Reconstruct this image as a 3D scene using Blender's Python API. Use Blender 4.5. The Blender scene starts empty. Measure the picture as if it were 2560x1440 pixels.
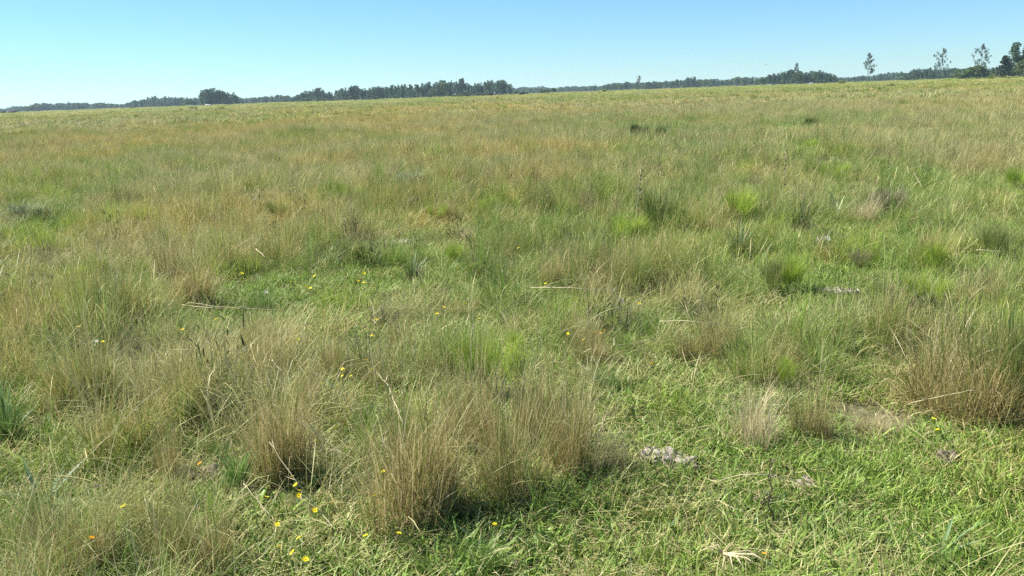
import bpy, math, random
import numpy as np
from mathutils import Matrix, Vector

# ------------------------------------------------------------------ camera, sky, sun, exposure
SC = bpy.context.scene
COL = SC.collection
F_PX = 2048.0            # focal length in pixels of the 2560 px wide frame
CAM_H = 1.6
PITCH, ROLL = math.radians(13.35), math.radians(-2.05)
SUN_AZ, SUN_EL = math.radians(-68), math.radians(50)     # azimuth from +Y towards +X
cam_d = bpy.data.cameras.new('camera')
cam = bpy.data.objects.new('camera', cam_d); COL.objects.link(cam); SC.camera = cam
cam_d.sensor_width = 36.0; cam_d.lens = 36.0 * F_PX / 2560.0
cam_d.clip_start = 0.05; cam_d.clip_end = 9000
RM = Matrix.Rotation(math.pi / 2 - PITCH, 4, 'X') @ Matrix.Rotation(ROLL, 4, 'Z')
cam.matrix_world = Matrix.Translation((0, 0, CAM_H)) @ RM
R3 = np.array(RM.to_3x3())

world = bpy.data.worlds.new('World'); SC.world = world; world.use_nodes = True
nt = world.node_tree; nt.nodes.clear()
sky = nt.nodes.new('ShaderNodeTexSky'); sky.sky_type = 'NISHITA'; sky.sun_disc = False
sky.sun_elevation = SUN_EL; sky.sun_rotation = SUN_AZ
sky.air_density = 1.0; sky.dust_density = 0.0; sky.ozone_density = 4.0; sky.altitude = 0
tint = nt.nodes.new('ShaderNodeMix'); tint.data_type = 'RGBA'; tint.blend_type = 'MULTIPLY'
tint.inputs[0].default_value = 1.0
nt.links.new(sky.outputs[0], tint.inputs[6]); tint.inputs[7].default_value = (0.61, 0.875, 1.10, 1)   # camera white balance
bg = nt.nodes.new('ShaderNodeBackground'); bg.inputs[1].default_value = 0.065
wo = nt.nodes.new('ShaderNodeOutputWorld')
nt.links.new(tint.outputs[2], bg.inputs[0]); nt.links.new(bg.outputs[0], wo.inputs[0])

sun_d = bpy.data.lights.new('sun', 'SUN'); sun_d.energy = 4.8; sun_d.angle = math.radians(0.5)
sun_d.color = (1.0, 0.96, 0.88)
sun = bpy.data.objects.new('sun', sun_d); COL.objects.link(sun)
sdir = Vector((math.sin(SUN_AZ) * math.cos(SUN_EL), math.cos(SUN_AZ) * math.cos(SUN_EL), math.sin(SUN_EL)))
sun.rotation_euler = sdir.to_track_quat('Z', 'Y').to_euler()

SC.view_settings.view_transform = 'Standard'; SC.view_settings.look = 'None'
SC.view_settings.gamma = 1.0; SC.view_settings.use_curve_mapping = False
SC.view_settings.exposure = 1.15
SC.cycles.max_bounces = 6; SC.cycles.diffuse_bounces = 3; SC.cycles.transmission_bounces = 3
SC.cycles.glossy_bounces = 1; SC.cycles.volume_bounces = 1; SC.cycles.transparent_max_bounces = 4
SC.cycles.use_denoising = False
SC.cycles.use_adaptive_sampling = False
SC.render.filter_size = 0.95            # crisp like the phone picture

# ------------------------------------------------------------------ helpers: noise, ground height, pixels to places
rs = np.random.RandomState
def _hash(ix, iy, seed):
    h = (ix.astype(np.int64) * 374761393 + iy.astype(np.int64) * 668265263 + seed * 2147483647) & 0x7fffffff
    h = ((h ^ (h >> 13)) * 1274126177) & 0x7fffffff
    return ((h ^ (h >> 16)) & 0xffff) / 65535.0
def vnoise(x, y, seed=0):
    x = np.asarray(x, float); y = np.asarray(y, float)
    ix = np.floor(x); iy = np.floor(y); fx = x - ix; fy = y - iy
    fx = fx * fx * (3 - 2 * fx); fy = fy * fy * (3 - 2 * fy)
    ix = ix.astype(np.int64) + 100000; iy = iy.astype(np.int64) + 100000
    a = _hash(ix, iy, seed); b = _hash(ix + 1, iy, seed); c = _hash(ix, iy + 1, seed); d = _hash(ix + 1, iy + 1, seed)
    return (a * (1 - fx) + b * fx) * (1 - fy) + (c * (1 - fx) + d * fx) * fy      # 0..1
def fnoise(x, y, seed=0, octs=3):
    s = 0; amp = 1; tot = 0
    for o in range(octs):
        s = s + amp * vnoise(x * 2 ** o, y * 2 ** o, seed + o * 17); tot += amp; amp *= 0.55
    return s / tot
def gz(x, y):
    """ground height"""
    x = np.asarray(x, float); y = np.asarray(y, float); r = np.hypot(x, y)
    small = (fnoise(x * 1.1, y * 1.1, 3) - 0.5) * 0.09 * np.exp(-r / 30)
    mid = (fnoise(x / 9, y / 9, 5, 2) - 0.5) * 0.16 * np.clip((r - 4) / 12, 0, 1)
    return small + mid
def ray(px, py):
    d = R3 @ np.array([(px - 1280) / F_PX, -(py - 720) / F_PX, -1.0]); return d
def at(px, py, z=0.0):
    """point of the field seen at that place of the picture, z above the ground"""
    d = ray(px, py); x = y = 0.0; h = z
    for _ in range(6):
        t = (CAM_H - h) / max(-d[2], 1e-5); x, y = d[0] * t, d[1] * t; h = float(gz(x, y)) + z
    return x, y, h
def hgt(x, y, top_py):
    """height above the camera's level plane at which a vertical at x, y meets that picture row"""
    lo, hi = 0.0, 60.0
    for _ in range(40):
        m = (lo + hi) / 2
        v = R3.T @ np.array([x, y, m - CAM_H]); py = 720 - F_PX * v[1] / -v[2] if v[2] < -1e-3 else -1e9
        if py > top_py: lo = m
        else: hi = m
    return lo
def edge_y(px): return 280.5 - 0.0360 * px
def far(px, dist):
    d = ray(px, edge_y(px)); n = math.hypot(d[0], d[1])
    return d[0] / n * dist, d[1] / n * dist

def tag(o, label=None, cat=None, group=None, kind=None):
    if label: o['label'] = label
    if cat: o['category'] = cat
    if group: o['group'] = group
    if kind: o['kind'] = kind
    return o
def link(o, parent=None):
    COL.objects.link(o)
    if parent is not None: o.parent = parent
    return o
def empty(name, loc, rz=0.0, s=1.0):
    o = bpy.data.objects.new(name, None); o.empty_display_size = 0.1; COL.objects.link(o)
    o.location = loc; o.rotation_euler = (0, 0, rz); o.scale = (s, s, s) if np.isscalar(s) else s
    return o
def copy_tree(o, parent=None):
    c = o.copy(); COL.objects.link(c); c.parent = parent
    for ch in list(o.children): copy_tree(ch, c)
    return c

# ------------------------------------------------------------------ helpers: meshes from arrays
class Geo:
    """collects vertices and quads with one colour key (three numbers) per vertex"""
    def __init__(s): s.v = []; s.f = []; s.c = []; s.n = 0
    def add(s, V, Fq, C):
        V = np.asarray(V, float).reshape(-1, 3); Fq = np.asarray(Fq, int).reshape(-1, 4)
        C = np.asarray(C, float)
        if C.ndim == 1: C = np.tile(C, (len(V), 1))
        s.v.append(V); s.f.append(Fq + s.n); s.c.append(C.reshape(-1, 3)); s.n += len(V)
    def mesh(s, name, mat, smooth=False):
        V = np.concatenate(s.v); Fq = np.concatenate(s.f); C = np.concatenate(s.c)
        m = bpy.data.meshes.new(name)
        tri = Fq[:, 3] == Fq[:, 2]
        tot = np.where(tri, 3, 4); start = np.concatenate([[0], np.cumsum(tot)[:-1]])
        idx = Fq.reshape(-1)[np.stack([np.ones(len(Fq), bool)] * 3 + [~tri], 1).reshape(-1)]
        m.vertices.add(len(V)); m.vertices.foreach_set('co', V.astype(np.float32).ravel())
        m.loops.add(len(idx)); m.loops.foreach_set('vertex_index', idx.astype(np.int32))
        m.polygons.add(len(Fq)); m.polygons.foreach_set('loop_start', start.astype(np.int32))
        m.polygons.foreach_set('loop_total', tot.astype(np.int32))
        if smooth: m.polygons.foreach_set('use_smooth', np.ones(len(Fq), bool))
        a = m.attributes.new('bl', 'FLOAT_VECTOR', 'POINT'); a.data.foreach_set('vector', C.astype(np.float32).ravel())
        m.update(); m.validate()
        m.materials.append(mat)
        return m
    def build(s, name, mat, parent=None, smooth=False):
        return link(bpy.data.objects.new(name, s.mesh(name, mat, smooth)), parent)

def blades(g, rng, bx, by, h, w, lean, az, curl, prof=(1, .95, .7, 0.05), bz=0.0, r1=None, r2=None, twist=0.6, tip=None, kink=0.0, brk=0.0):
    """grass blades: ribbons of len(prof)-1 quads that start at bx, by and bend over towards az"""
    n = len(bx); k = len(prof)
    s = np.linspace(0, 1, k)
    th = lean[:, None] + curl[:, None] * s[None, :] ** 1.3
    if brk:                                  # some blades are snapped over
        at_ = rng.uniform(.25, .9, (n, 1)); on = (rng.rand(n, 1) < brk); th = th + on * (s[None, :] > at_) * rng.uniform(.5, 1.7, (n, 1))
    ds = np.diff(s)
    thm = (th[:, 1:] + th[:, :-1]) / 2
    rr = np.concatenate([np.zeros((n, 1)), np.cumsum(np.sin(thm) * ds, 1)], 1) * h[:, None]
    zz = np.concatenate([np.zeros((n, 1)), np.cumsum(np.cos(thm) * ds, 1)], 1) * h[:, None]
    azk = az[:, None] + kink * rng.normal(size=(n, 1)) * s[None, :]
    X = bx[:, None] + rr * np.cos(azk); Y = by[:, None] + rr * np.sin(azk); Z = np.zeros_like(X) + zz + np.asarray(bz).reshape(-1, 1)
    tw = az + math.pi / 2 + rng.normal(0, twist, n)
    W = (np.asarray(w).reshape(-1, 1) * np.asarray(prof)[None, :]) / 2
    wx = np.cos(tw)[:, None] * W; wy = np.sin(tw)[:, None] * W
    V = np.stack([np.stack([X - wx, Y - wy, Z], 2), np.stack([X + wx, Y + wy, Z], 2)], 2)    # n,k,2,3
    base = (np.arange(n) * k * 2)[:, None] + (np.arange(k - 1) * 2)[None, :]
    Fq = np.stack([base, base + 1, base + 3, base + 2], 2).reshape(-1, 4)
    if r1 is None: r1 = rng.rand(n)
    if r2 is None: r2 = rng.rand(n)
    C = np.stack([np.broadcast_to(r1[:, None], (n, k)), np.broadcast_to(r2[:, None], (n, k)), np.broadcast_to(s[None, :], (n, k))], 2)
    C = np.repeat(C[:, :, None, :], 2, 2)
    g.add(V.reshape(-1, 3), Fq, C.reshape(-1, 3))

def tube(g, P, R, C=(.5, .5, .5), sides=5, cap=True):
    """a round stem through the points P with the radii R"""
    P = np.asarray(P, float); R = np.broadcast_to(np.asarray(R, float), (len(P),)); n = len(P)
    V = []
    for i in range(n):
        t = P[min(i + 1, n - 1)] - P[max(i - 1, 0)]; t = t / (np.linalg.norm(t) + 1e-9)
        a = np.cross(t, [0.31, 0.95, 0.05]); a /= np.linalg.norm(a) + 1e-9; b = np.cross(t, a)
        for j in range(sides):
            q = 2 * math.pi * j / sides; V.append(P[i] + R[i] * (math.cos(q) * a + math.sin(q) * b))
    Fq = [(i * sides + j, i * sides + (j + 1) % sides, (i + 1) * sides + (j + 1) % sides, (i + 1) * sides + j) for i in range(n - 1) for j in range(sides)]
    if cap:
        V.append(P[-1]); V.append(P[0]); t_ = n * sides
        for j in range(sides):
            a_, b_ = (n - 1) * sides + j, (n - 1) * sides + (j + 1) % sides; Fq.append((a_, b_, t_, t_))
            a_, b_ = j, (j + 1) % sides; Fq.append((b_, a_, t_ + 1, t_ + 1))
    g.add(V, Fq, C)

def leaves(g, rng, P, size, C, flat=0.5, aspect=1.8):
    """loose leaf-sized faces at the points P"""
    n = len(P); size = np.broadcast_to(size, (n,)) * rng.uniform(.6, 1.3, n)
    u = rng.normal(size=(n, 3)); u /= np.linalg.norm(u, axis=1)[:, None]
    v = rng.normal(size=(n, 3)); v -= (v * u).sum(1)[:, None] * u; v /= np.linalg.norm(v, axis=1)[:, None]
    a = u * (size * aspect / 2)[:, None]; b = v * (size / 2)[:, None]
    V = np.stack([P - a, P + b * .9 - a * .1, P + a, P - b * .9 - a * .1], 1).reshape(-1, 3)
    Fq = (np.arange(n) * 4)[:, None] + np.arange(4)[None, :]
    g.add(V, Fq, np.repeat(C, 4, 0) if np.ndim(C) == 2 else C)

# ------------------------------------------------------------------ materials
def newmat(name):
    m = bpy.data.materials.new(name); m.use_nodes = True; m.node_tree.nodes.clear(); return m, m.node_tree
def nd(t, typ, **kw):
    n = t.nodes.new(typ)
    for k, v in kw.items(): setattr(n, k, v)
    return n
def mixc(t, fac, a, b):
    n = nd(t, 'ShaderNodeMix', data_type='RGBA')
    for sock, val in ((0, fac), (6, a), (7, b)):
        if hasattr(val, 'is_linked'): t.links.new(val, n.inputs[sock])
        elif isinstance(val, (tuple, list)): n.inputs[sock].default_value = (*val, 1)
        else: n.inputs[sock].default_value = val
    return n.outputs[2]
def mth(t, op, a, b=None, c=None, clamp=False):
    n = nd(t, 'ShaderNodeMath', operation=op, use_clamp=clamp)
    for i, val in enumerate((a, b, c)):
        if val is None: continue
        if hasattr(val, 'is_linked'): t.links.new(val, n.inputs[i])
        else: n.inputs[i].default_value = val
    return n.outputs[0]
def surf(t, col, trans=0.3, rough=0.55, spec=0.3, tcol=None, bump=None):
    p = nd(t, 'ShaderNodeBsdfPrincipled'); p.inputs['Roughness'].default_value = rough
    p.inputs['Specular IOR Level'].default_value = spec
    t.links.new(col, p.inputs['Base Color'])
    if bump is not None: t.links.new(bump, p.inputs['Normal'])
    out = nd(t, 'ShaderNodeOutputMaterial')
    if trans > 0:
        tr = nd(t, 'ShaderNodeBsdfTranslucent'); t.links.new(tcol or col, tr.inputs[0])
        mx = nd(t, 'ShaderNodeMixShader'); mx.inputs[0].default_value = trans
        t.links.new(p.outputs[0], mx.inputs[1]); t.links.new(tr.outputs[0], mx.inputs[2]); t.links.new(mx.outputs[0], out.inputs[0])
    else: t.links.new(p.outputs[0], out.inputs[0])

G_DARK, G_LIGHT = (0.085, 0.150, 0.022), (0.34, 0.46, 0.085)
D_DARK, D_LIGHT = (0.28, 0.215, 0.075), (0.66, 0.58, 0.27)
def grass_mat(name, dry=None, gd=G_DARK, gl=G_LIGHT, dd=D_DARK, dl=D_LIGHT, spread=1.3, tipw=0.5, k=2.4, trans=0.28, instancer=False, spec=0.3):
    m, t = newmat(name)
    a = nd(t, 'ShaderNodeAttribute', attribute_name='bl'); s = nd(t, 'ShaderNodeSeparateXYZ'); t.links.new(a.outputs['Vector'], s.inputs[0])
    if instancer:
        b = nd(t, 'ShaderNodeAttribute', attribute_name='dry', attribute_type='INSTANCER'); dryv = b.outputs['Fac']
        h = nd(t, 'ShaderNodeAttribute', attribute_name='hue', attribute_type='INSTANCER'); hue = h.outputs['Fac']
    else: dryv = dry; hue = None
    e = mth(t, 'MULTIPLY_ADD', s.outputs[0], spread, -spread / 2 - 0.5)
    e = mth(t, 'MULTIPLY_ADD', s.outputs[2], tipw, e); e = mth(t, 'ADD', e, -tipw * 0.4)
    e = mth(t, 'ADD', e, dryv)
    f = mth(t, 'MULTIPLY_ADD', e, k, 0.5, clamp=True)
    g = mixc(t, s.outputs[1], gd, gl); d = mixc(t, s.outputs[1], dd, dl)
    c = mixc(t, f, g, d)
    if hue is not None:      # cooler, greyer grass in places, yellower in others
        c2 = nd(t, 'ShaderNodeMix', data_type='RGBA', blend_type='MULTIPLY'); c2.inputs[0].default_value = 1
        t.links.new(c, c2.inputs[6]); t.links.new(mixc(t, hue, (0.93, 1.0, 1.02), (1.10, 1.03, 0.78)), c2.inputs[7]); c = c2.outputs[2]
    surf(t, c, trans, 0.5, spec)
    return m

def plain_mat(name, c1, c2, scale=8.0, rough=0.8, trans=0.0, spec=0.2, rand=0.0, bump=0.0, key=None):
    m, t = newmat(name)
    if key:
        a = nd(t, 'ShaderNodeAttribute', attribute_name='bl'); s = nd(t, 'ShaderNodeSeparateXYZ'); t.links.new(a.outputs['Vector'], s.inputs[0]); fac = s.outputs[1]
    else:
        tc = nd(t, 'ShaderNodeTexCoord'); n = nd(t, 'ShaderNodeTexNoise'); n.inputs['Scale'].default_value = scale; n.inputs['Detail'].default_value = 5
        t.links.new(tc.outputs['Object'], n.inputs[0]); fac = mth(t, 'MULTIPLY_ADD', n.outputs[0], 2.4, -0.7, clamp=True)
    if rand:
        oi = nd(t, 'ShaderNodeObjectInfo'); fac = mth(t, 'ADD', mth(t, 'MULTIPLY', fac, 1 - rand), mth(t, 'MULTIPLY', oi.outputs['Random'], rand), clamp=True)
    c = mixc(t, fac, c1, c2); bm = None
    if bump and not key:
        b = nd(t, 'ShaderNodeBump'); b.inputs['Strength'].default_value = bump; b.inputs['Distance'].default_value = 0.02
        t.links.new(n.outputs[0], b.inputs['Height']); bm = b.outputs[0]
    surf(t, c, trans, rough, spec, bump=bm)
    return m

MG = grass_mat('grass_blade', instancer=True)
M_TUS = grass_mat('tussock_brown', dry=0.50, gd=(.09, .12, .025), gl=(.30, .34, .08), dd=(.34, .245, .095), dl=(.72, .59, .31), tipw=0.3, trans=.35)
M_TUSG = grass_mat('tussock_olive', dry=0.5, gd=(.07, .10, .02), gl=(.24, .28, .07), tipw=0.5)
M_STRAW = grass_mat('dead_straw', dry=1.15, dd=(.34, .27, .13), dl=(.72, .63, .38))
M_STRAWP = grass_mat('pale_straw', dry=1.5, dd=(.44, .37, .20), dl=(.70, .61, .38))
M_BROOM = grass_mat('broom_foliage', dry=-0.22, gd=(.16, .235, .033), gl=(.46, .59, .085), trans=.4)
M_BROOM2 = grass_mat('shrub_foliage', dry=0.05, gd=(.10, .15, .035), gl=(.30, .38, .10), trans=.4)
M_DARKB = grass_mat('dark_shrub_foliage', dry=0.25, gd=(.03, .05, .012), gl=(.10, .15, .035), dd=(.05, .036, .02), dl=(.17, .13, .08), tipw=-0.6)
M_TWIG = grass_mat('grey_twigs', dry=1.0, dd=(.12, .095, .055), dl=(.38, .33, .20))
M_BLUE = grass_mat('blue_green_leaf', dry=-0.6, gd=(.07, .125, .045), gl=(.22, .33, .14), trans=.2, spec=.4)
M_STRAP = grass_mat('strap_leaf', dry=-0.6, gd=(.075, .15, .03), gl=(.24, .40, .09), trans=.3, spec=.5)
M_SILV = grass_mat('silver_leaf', dry=1.4, dd=(.24, .27, .12), dl=(.50, .53, .30), trans=.2)
M_STEMD = plain_mat('dark_stem', (.035, .025, .018), (.12, .09, .06), 30)
M_BARK = plain_mat('bark', (.10, .085, .07), (.32, .28, .23), 3)
M_EUC = plain_mat('eucalyptus_leaf', (.026, .058, .034), (.12, .19, .10), key=True, rough=.6, trans=.15, rand=.35)
M_POP = plain_mat('poplar_leaf', (.040, .065, .030), (.11, .16, .075), key=True, rough=.6, trans=.2)
M_BUSH = plain_mat('broadleaf', (.050, .085, .030), (.17, .23, .075), key=True, rough=.6, trans=.2, rand=.3)
M_PINE = plain_mat('conifer_leaf', (.018, .032, .022), (.055, .080, .050), key=True, rough=.6)
M_ROCK = plain_mat('crusty_dung', (.17, .145, .105), (.48, .43, .34), 45, .95, bump=1.0)
M_WROCK = plain_mat('white_stone', (.25, .24, .21), (.66, .64, .58), 60, .9, bump=.8)
M_SOIL = plain_mat('bare_soil', (.075, .060, .044), (.24, .20, .15), 35, .95, bump=1.0)
M_BLACK = plain_mat('black_hide', (.012, .010, .009), (.035, .028, .022), 3, .6)
M_WHITE = plain_mat('white_hide', (.62, .60, .55), (.82, .80, .76), 3, .7)
M_WOOD = plain_mat('grey_post_wood', (.10, .08, .06), (.26, .22, .18), 6, .9)
M_WIRE = plain_mat('fence_wire', (.22, .22, .22), (.35, .35, .35), 6, .5)
M_YEL = plain_mat('yellow_petal', (.80, .62, .01), (.92, .78, .03), 200, .6, trans=.25)
M_ORA = plain_mat('orange_petal', (.75, .25, .01), (.85, .42, .02), 200, .6, trans=.25)
M_PUR = plain_mat('purple_petal', (.26, .14, .55), (.40, .25, .72), 200, .6, trans=.25)
M_WHF = plain_mat('white_petal', (.70, .66, .55), (.85, .82, .74), 200, .6, trans=.25)
M_CEN = plain_mat('flower_centre', (.74, .50, .01), (.86, .62, .02), 200, .7)
M_FST = plain_mat('flower_stem', (.06, .10, .02), (.16, .22, .05), 40, .7)

def ground_mat():
    m, t = newmat('field_ground')
    tc = nd(t, 'ShaderNodeTexCoord')
    n1 = nd(t, 'ShaderNodeTexNoise'); n1.inputs['Scale'].default_value = 28; n1.inputs['Detail'].default_value = 6; t.links.new(tc.outputs['Object'], n1.inputs[0])
    n2 = nd(t, 'ShaderNodeTexNoise'); n2.inputs['Scale'].default_value = 1.3; n2.inputs['Detail'].default_value = 4; t.links.new(tc.outputs['Object'], n2.inputs[0])
    n3 = nd(t, 'ShaderNodeTexNoise'); n3.inputs['Scale'].default_value = 0.03; n3.inputs['Detail'].default_value = 5; t.links.new(tc.outputs['Object'], n3.inputs[0])
    soil = mixc(t, mth(t, 'MULTIPLY_ADD', n1.outputs[0], 2.2, -0.6, clamp=True), (.06, .045, .03), (.24, .19, .12))
    moss = mixc(t, n1.outputs[0], (.05, .075, .018), (.15, .18, .05))
    near = mixc(t, mth(t, 'MULTIPLY_ADD', n2.outputs[0], 3.0, -1.1, clamp=True), moss, soil)
    farc = mixc(t, mth(t, 'MULTIPLY_ADD', n3.outputs[0], 3.0, -1.0, clamp=True), (.155, .165, .055), (.24, .215, .095))
    g = nd(t, 'ShaderNodeNewGeometry'); ln = nd(t, 'ShaderNodeVectorMath', operation='LENGTH'); t.links.new(g.outputs['Position'], ln.inputs[0])
    f = nd(t, 'ShaderNodeMapRange'); f.inputs[1].default_value = 60; f.inputs[2].default_value = 350; t.links.new(ln.outputs['Value'], f.inputs[0])
    c = mixc(t, f.outputs[0], near, farc)
    b = nd(t, 'ShaderNodeBump'); b.inputs['Strength'].default_value = .8; b.inputs['Distance'].default_value = .03; t.links.new(n1.outputs[0], b.inputs['Height'])
    surf(t, c, 0, .95, .1, bump=b.outputs[0])
    return m

# ------------------------------------------------------------------ ground
def build_ground():
    nr, na = 190, 288
    r = np.concatenate([[0.0], 0.4 * (3600 / 0.4) ** (np.linspace(0, 1, nr))]); a = np.linspace(0, 2 * math.pi, na, endpoint=False)
    Rg, A = np.meshgrid(r, a, indexing='ij'); X = Rg * np.sin(A); Y = Rg * np.cos(A); Z = gz(X, Y)
    g = Geo(); i, j = np.meshgrid(np.arange(nr), np.arange(na), indexing='ij')
    Fq = np.stack([i * na + j, (i + 1) * na + j, (i + 1) * na + (j + 1) % na, i * na + (j + 1) % na], 2).reshape(-1, 4)[:, ::-1]
    g.add(np.stack([X, Y, Z], 2).reshape(-1, 3), Fq, (0, 0, 0))
    o = g.build('ground', ground_mat(), smooth=True)
    tag(o, 'flat open pasture ground of dark soil and moss under the grass', 'ground', kind='structure')
build_ground()

# ------------------------------------------------------------------ where the grass is browner, greener, taller
# (picture x, picture y, radius in px across, radius in px along depth, change in dryness, change in height factor)
BLOBS = [
 (1150, 1060, 260, 160, .35, .25), (720, 1030, 120, 130, .3, .2), (420, 1000, 170, 90, .35, .1), (450, 640, 190, 90, .35, .25),
 (90, 640, 130, 60, .25, .15), (2350, 880, 210, 130, .4, .1), (1780, 760, 190, 90, .35, .15), (1500, 720, 160, 60, .2, .1), (1480, 850, 130, 60, .25, .1),
 (640, 740, 160, 60, -.45, -.65), (560, 810, 120, 40, -.3, -.6), (1100, 640, 170, 50, -.35, -.15), (1380, 740, 80, 30, -.4, -.4),
 (870, 1060, 140, 110, -.25, -.2), (250, 1130, 200, 50, -.3, -.35), (1700, 1000, 130, 60, -.3, -.4), (2080, 1250, 560, 150, -.38, -.9),
 (1250, 1400, 420, 70, -.2, -.9), (2000, 1080, 300, 90, -.3, -.7), (2150, 1020, 120, 80, -.15, -.35), (2000, 700, 180, 60, -.35, -.35),
 (2050, 620, 140, 40, -.3, -.4), (1250, 520, 280, 60, -.2, 0), (1700, 490, 260, 60, -.25, .05), (2100, 420, 260, 50, -.2, 0), (2400, 600, 200, 90, -.2, -.1),
 (550, 340, 320, 40, .25, 0), (1150, 350, 330, 50, .35, .1), (700, 440, 380, 60, .2, .05), (1300, 420, 200, 50, .35, .1), (250, 560, 220, 50, .1, 0), (700, 520, 150, 60, .0, .1),
 (1150, 380, 500, 60, .15, 0), (600, 400, 450, 60, .15, 0), (1620, 480, 60, 60, .25, .1), (1880, 800, 120, 60, .25, .1), (330, 300, 500, 14, .2, 0), (1550, 270, 300, 10, .25, 0), (1500, 310, 250, 12, -.2, 0), (2100, 300, 300, 20, -.15, 0), (2200, 222, 350, 6, -.3, .2), (1900, 236, 300, 6, -.2, .2), (2350, 245, 260, 8, .25, 0),
 (480, 1190, 120, 40, .2, -.85), (200, 1230, 160, 60, -.1, -.3), (1560, 1190, 120, 40, -.2, -.9), (1750, 930, 150, 60, -.1, -.1), (1000, 1350, 130, 50, .05, -.8),
 (60, 1130, 120, 60, -.3, -.1), (870, 720, 130, 50, -.3, -.4), (1290, 600, 90, 50, -.25, 0), (2450, 480, 160, 60, -.3, 0),
]
_B = []; CLEAR = []        # CLEAR: places kept short because a plant, stone or flower shows there
for (px, py, rx, ry, dd, dh) in BLOBS:
    x, y, _z = at(px, py); _a = at(px + rx, py)[:2]; _c = at(px, max(py - ry, edge_y(px) + 4))[:2]; _e = at(px, py + ry)[:2]
    _B.append((x, y, max(abs(_a[0] - x), .1), max(0.6 * (_c[1] - y) + 0.4 * (y - _e[1]) if _c[1] - y < 6 * (y - _e[1]) else 1.5 * (y - _e[1]), .1), dd, dh))
def fields(x, y):
    """dryness, height factor and hue of the grass at x, y"""
    r = np.hypot(x, y)
    dry = 0.33 + (fnoise(x / 1.5, y / 1.8, 11) - .5) * 1.1 + (fnoise(x / 9, y / 14, 12) - .5) * 0.9 + (fnoise(x / 26, y / 60, 14) - .5) * .9
    hf = 0.92 + (fnoise(x / 0.9, y / 0.9, 21) - .5) * 1.5
    for (bx, by, sx, sy, dd, dh) in _B + CLEAR:
        k = np.exp(-(((x - bx) / sx) ** 2 + ((y - by) / sy) ** 2) * 1.2); dry = dry + dd * k; hf = hf + dh * k
    hf = hf * (0.74 + 0.26 * np.clip((r - 3.0) / 3.0, 0, 1)) + .25 * np.clip(-x / np.maximum(y, .5) * 2 - .1, 0, 1) * np.clip((9 - r) / 4, 0, 1)
    hue = np.clip(0.5 + (fnoise(x / 2.3, y / 2.8, 31) - .5) * 1.5 + (fnoise(x / 14, y / 34, 32) - .5) * 1.8 - 0.12 * np.clip(x / np.maximum(y, 1), -1, 1), 0, 1)
    return dry, np.clip(hf, 0.12, 1.7), hue

# ------------------------------------------------------------------ grass patches (instanced)
SRC = bpy.data.collections.new('grass_patches')       # sources of the instances; never linked to the scene
def src_col(name, geos, mat):
    c = bpy.data.collections.new(name)
    for i, g in enumerate(geos):
        c.objects.link(bpy.data.objects.new('%s_%02d' % (name, i), g.mesh(name, mat)))
    return c
def disc(rng, n, R):
    a = rng.rand(n) * 2 * math.pi; r = R * np.sqrt(rng.rand(n)); r *= rng.uniform(.75, 1.15, n)
    return r * np.cos(a), r * np.sin(a)
def clumped(rng, n, R, nc, cr):
    cx, cy = disc(rng, nc, R); k = rng.randint(0, nc, n)
    return cx[k] + rng.normal(0, cr, n), cy[k] + rng.normal(0, cr, n), k
WIND = math.radians(175)
def azb(rng, n, bias=.25):
    a = rng.rand(n) * 2 * math.pi; x = np.cos(a) + bias * math.cos(WIND); y = np.sin(a) + bias * math.sin(WIND); return np.arctan2(y, x)

def turf_patch(seed, R=.30, n=560):
    rng = rs(seed); g = Geo()
    x, y, k = clumped(rng, n, R, 60, .03)
    r2 = np.clip(rng.rand(n) * .55 + rng.rand(60)[k] * .55, 0, 1)
    blades(g, rng, x, y, rng.uniform(.035, .12, n), rng.uniform(.0028, .0068, n), np.abs(rng.normal(.4, .35, n)), azb(rng, n), rng.normal(.7, .5, n), prof=(.8, 1, .7, .05), r2=r2)
    m = n // 7                                                             # broader herb leaves
    x, y, k = clumped(rng, m, R, 14, .022)
    blades(g, rng, x, y, rng.uniform(.03, .06, m), rng.uniform(.008, .016, m), rng.uniform(.3, 1.3, m), azb(rng, m), rng.normal(.5, .3, m), prof=(.25, 1, .8, .05), r1=np.zeros(m), r2=rng.rand(m))
    m = n // 6                                                             # dead bits lying in the turf
    x, y = disc(rng, m, R)
    blades(g, rng, x, y, rng.uniform(.04, .12, m), rng.uniform(.0015, .003, m), rng.uniform(1.2, 1.6, m), azb(rng, m), rng.normal(0, .3, m), prof=(1, 1, .3), bz=rng.uniform(.008, .05, m), r1=np.full(m, 2.0))
    return g
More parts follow.
